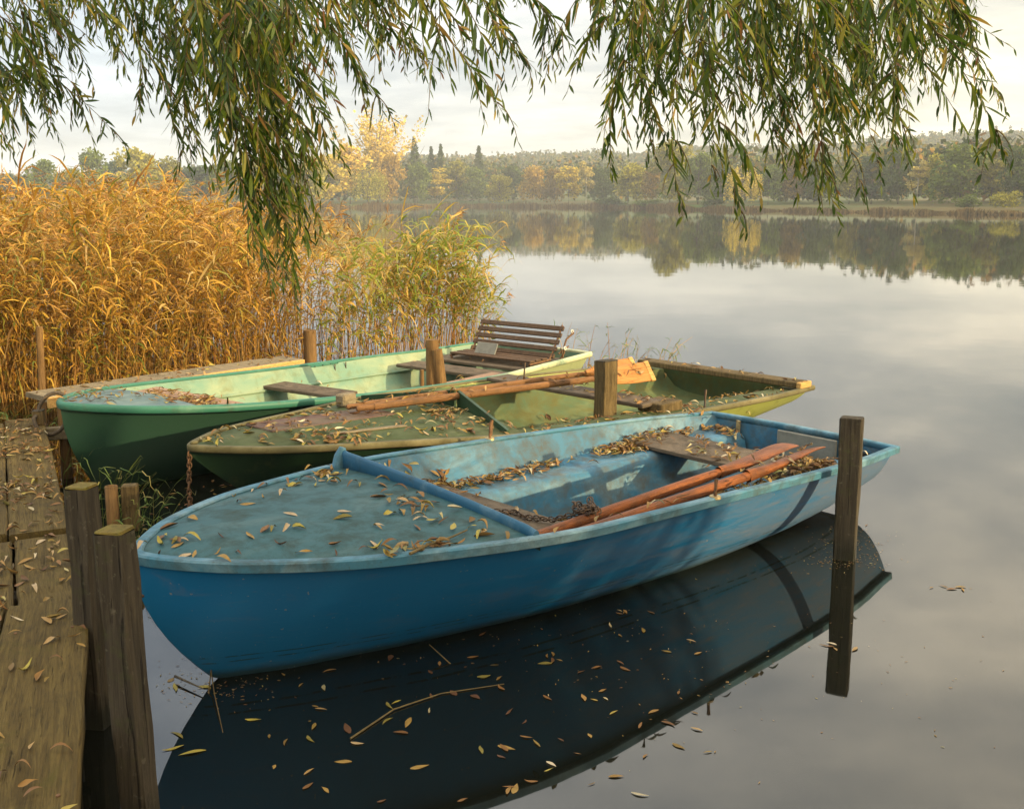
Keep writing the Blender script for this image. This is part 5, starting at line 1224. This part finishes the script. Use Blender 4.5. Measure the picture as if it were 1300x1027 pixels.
# pier leaves
def pf(r):
    y = r.uniform(2.3, 7.0) if r.uniform() < .75 else r.uniform(4.2, 7.1); e = np.interp(y, [1.15, 3.74, 4.61, 7.1], [-.62, -1.63, -2.06, -3.3]); return e - r.uniform(.01, .95) ** 1.0, y
for p, n in scatter(TP_, None, 92, pf, r_): leaf_thing(p, n, r_, zone_p, 'fallen leaves on the pier')
# floating leaves
def wf(r):
    k = r.uniform()
    if k < .55: q = at(r.uniform(330, 760), r.uniform(815, 1010), 0)
    elif k < .8:
        g = r.normal(size=2); c = [(500, 888, 14, 9), (690, 862, 16, 11), (560, 962, 40, 12)][int((k - .55) * 11.9)]; q = at(c[0] + c[2] * g[0], c[1] + c[3] * g[1], 0)
    else: q = at(r.uniform(190, 330), r.uniform(860, 1010), 0)
    return q.x, q.y
def inb(x, y):
    for b in (B, B2, B1):
        dx, dy = x - b.x, y - b.y; lx = dx * math.cos(b.hd) + dy * math.sin(b.hd); ly = -dx * math.sin(b.hd) + dy * math.cos(b.hd)
        if 0 <= lx <= b.L and abs(ly) < b.wall(lx, .0, -.03) + .01: return True
    return False
k = 0
while k < 30:
    x, y = wf(r_)
    if inb(x, y): continue
    leaf_thing(Vector((x, y, -.002)), (0, 0, 1), r_, zone_w, 'leaves floating before the blue hull', [q for q in LMESH if q[1] in ('olive', 'dark brown', 'ochre', 'yellow')]); k += 1
for p, n in scatter(T2, B2, 44, dk(B2, 1.7, .9), r_): leaf_thing(p, n, r_, zone_b(B2, 1.75, 'dark green'), 'fallen leaves on the dark green foredeck')
# heaps and sprinklings nobody could count
tankline = lambda x0, x1, y, s: (lambda r: (r.uniform(x0, x1), y + r.normal(0, s)))
P0 = scatter(T0, B, 80, tankline(1.45, 2.05, .66, .035), r_) + scatter(T0, B, 110, tankline(1.95, 2.65, .60, .035), r_) + scatter(T0, B, 40, Gs(2.75, .62, .09, .03), r_) + scatter(T0, B, 150, Gs(3.36, .60, .10, .06), r_) \
   + scatter(T0, B, 90, tankline(3.4, 4.25, .66, .04), r_) + scatter(T0, B, 60, Gs(4.30, .50, .05, .10), r_) + scatter(T0, B, 45, Gs(3.72, .25, .12, .28), r_) + scatter(T0, B, 22, Gs(1.8, .2, .08, .4), r_) + scatter(T0, B, 50, Gs(1.72, .55, .1, .10), r_) \
   + scatter(T0, B, 14, U(1.5, 4.2, .42, .7), r_) + scatter(T0o, B, 22, U(2.9, 3.7, -.68, -.32), r_)
litter('leaf_litter', 'strips and heaps of brown leaves along the far side seat of the blue boat', P0, r_, heap=.022)
P0 = scatter(T0, B, 420, U(2.3, 4.0, -.72, -.38), r_) + scatter(T0, B, 220, U(2.4, 3.6, -.35, .2), r_) + scatter(T0, B, 110, Gs(3.85, -.52, .10, .10), r_) + scatter(T0, B, 40, U(1.5, 2.4, -.75, -.5), r_) + scatter(T0, B, 14, U(1.4, 4.2, -.82, -.78), r_)
litter('leaf_litter', 'dark wet leaf litter on the bottom boards and near side of the blue boat', P0, r_, heap=.03)
P0 = scatter(T0, B, 26, Gs(.86, -.62, .10, .02), r_) + scatter(T0, B, 16, Gs(1.16, -.20, .05, .2), r_) + scatter(T0, B, 20, tankline(1.1, 1.3, .1, .45), r_) + scatter(T0, B, 12, Gs(1.2, .55, .04, .05), r_)
litter('leaf_litter', 'little drifts of leaves against the spray board and rim of the blue foredeck', P0, r_, heap=.015)
P2_ = scatter(T2, B2, 150, dk(B2, 1.75, .95), r_) + scatter(T2, B2, 80, Gs(1.75, -.15, .12, .2), r_) + scatter(T2, B2, 60, Gs(.75, -.35, .12, .1), r_) + scatter(T2, B2, 130, U(1.8, 5.0, -.92, -.6), r_) + scatter(T2, B2, 240, U(1.9, 3.6, -.5, .6), r_) + scatter(T2, B2, 60, U(2.9, 3.5, -.8, .8), r_) + scatter(T2, B2, 30, Gs(4.95, .2, .06, .5), r_)
litter('leaf_litter', 'leaves strewn over the deck, seats and bottom of the dark green boat', P2_, r_, heap=.012)
P1 = scatter(T1, B1, 60, dk(B1, .6, .9), r_) + scatter(T1, B1, 190, Gs(.88, -.05, .10, .25), r_) + scatter(T1, B1, 30, U(2.2, 4.9, -.6, .6), r_)
litter('leaf_litter', 'leaves on the bow deck and behind it in the sea green boat', P1, r_, heap=.02)
P3 = scatter(TP_, None, 400, pf, r_)
for c in range(16):
    x, y = pf(r_); P3 += scatter(TP_, None, 20, Gs(x, y, .10, .05), r_)
litter('leaf_litter', 'brown leaf litter in small drifts over the pier planks', P3, r_, size=(.035, .075), heap=.01)
P4 = scatter(TG, None, 2200, U(-8, -3.4, 4, 9.3), r_); litter('leaf_litter', 'thick brown leaf litter covering the bank before the reeds', P4, r_, size=(.05, .10), heap=.03)
litter('leaf_litter', 'scattered leaves on the narrow walkway', scatter(TW, None, 46, U(-4.2, -2, 7.4, 11), r_), r_)
Pw = []
for i in range(130):
    k = r_.uniform()
    q = at(r_.uniform(165, 320), r_.uniform(590, 690), 0) if k < .4 else (at(r_.uniform(330, 900), r_.uniform(790, 1020), 0) if k < .9 else at(r_.uniform(250, 560), r_.uniform(560, 650), 0))
    if not inb(q.x, q.y): Pw.append((Vector((q.x, q.y, .0)), Vector((0, 0, 1))))
for c in ((1075, 668), (1050, 822), (800, 778), (700, 835), (1195, 748), (1090, 662)):
    for i in range(5): q = at(c[0] + r_.normal(0, 12), c[1] + r_.normal(0, 3), 0); Pw.append((Vector((q.x, q.y, .0)), Vector((0, 0, 1))))
litter('floating_litter', 'small scraps of leaves floating among the boats', Pw, r_, size=(.03, .06), flat=True)
Ps = []
for i in range(900):
    c_ = [(1076, 712, 26, 7), (280, 870, 40, 14), (600, 800, 260, 40), (950, 850, 220, 60), (230, 640, 60, 40), (1080, 690, 30, 10)][int(r_.integers(6))]; q = at(c_[0] + c_[2] * r_.normal(), min(1020, max(560, c_[1] + c_[3] * r_.normal())), 0)
    if not inb(q.x, q.y): Ps.append((Vector((q.x, q.y, -.001)), Vector((0, 0, 1))))
litter('floating_specks', 'fine specks of chaff and dust floating on the water', Ps, r_, size=(.006, .018), flat=True)
# twigs, stalks
def twig(label, pts, rad=.003, m_=None):
    mb = MB(); mb.tube(pts, [rad * (1.1 - .6 * i / (len(pts) - 1)) for i in range(len(pts))], 6); return tag(mb.build('twig', m_ or M['twig']), label, 'twig')
twig('long pale stalk standing out of the water at the blue stem', [at(262, 905, -.05), at(268, 850, .06), at(272, 880, .03), at(283, 930, .0)], .003)
twig('thin stick rising from the water in the dark reflection', [at(580, 850, -.02), at(545, 818, .06)], .003)
twig('long thin twig floating among the leaves at the bottom of the photo', [at(445, 937, .004), at(500, 900, .006), at(560, 880, .004), at(640, 868, .003)], .0035)
twig('short dark twig crossing another beside the foot of the blue stem', [at(222, 858, .02), at(258, 874, .02)], .005, M['bark'])
twig('thick forked twig lying on the near rim of the blue foredeck', [B.loc(.80, -.66, B.S(.8) + .012), B.loc(.92, -.63, B.S(.9) + .02), B.loc(1.05, -.60, B.S(1.05) + .016), B.loc(1.16, -.56, B.S(1.15) + .014)], .006)
twig('pale bent stalks leaning against the side of the sea green boat', [at(287, 545, .25), at(289, 505, .62), at(292, 520, .5), at(286, 548, .22)], .005, M['litter'])
twig('dangling root twig below the blue bow beside the tall post', [B.loc(-.02, .06, .45), B.loc(-.06, .07, .3), B.loc(-.04, .09, .15), B.loc(-.09, .1, -.02)], .004, M['bark'])
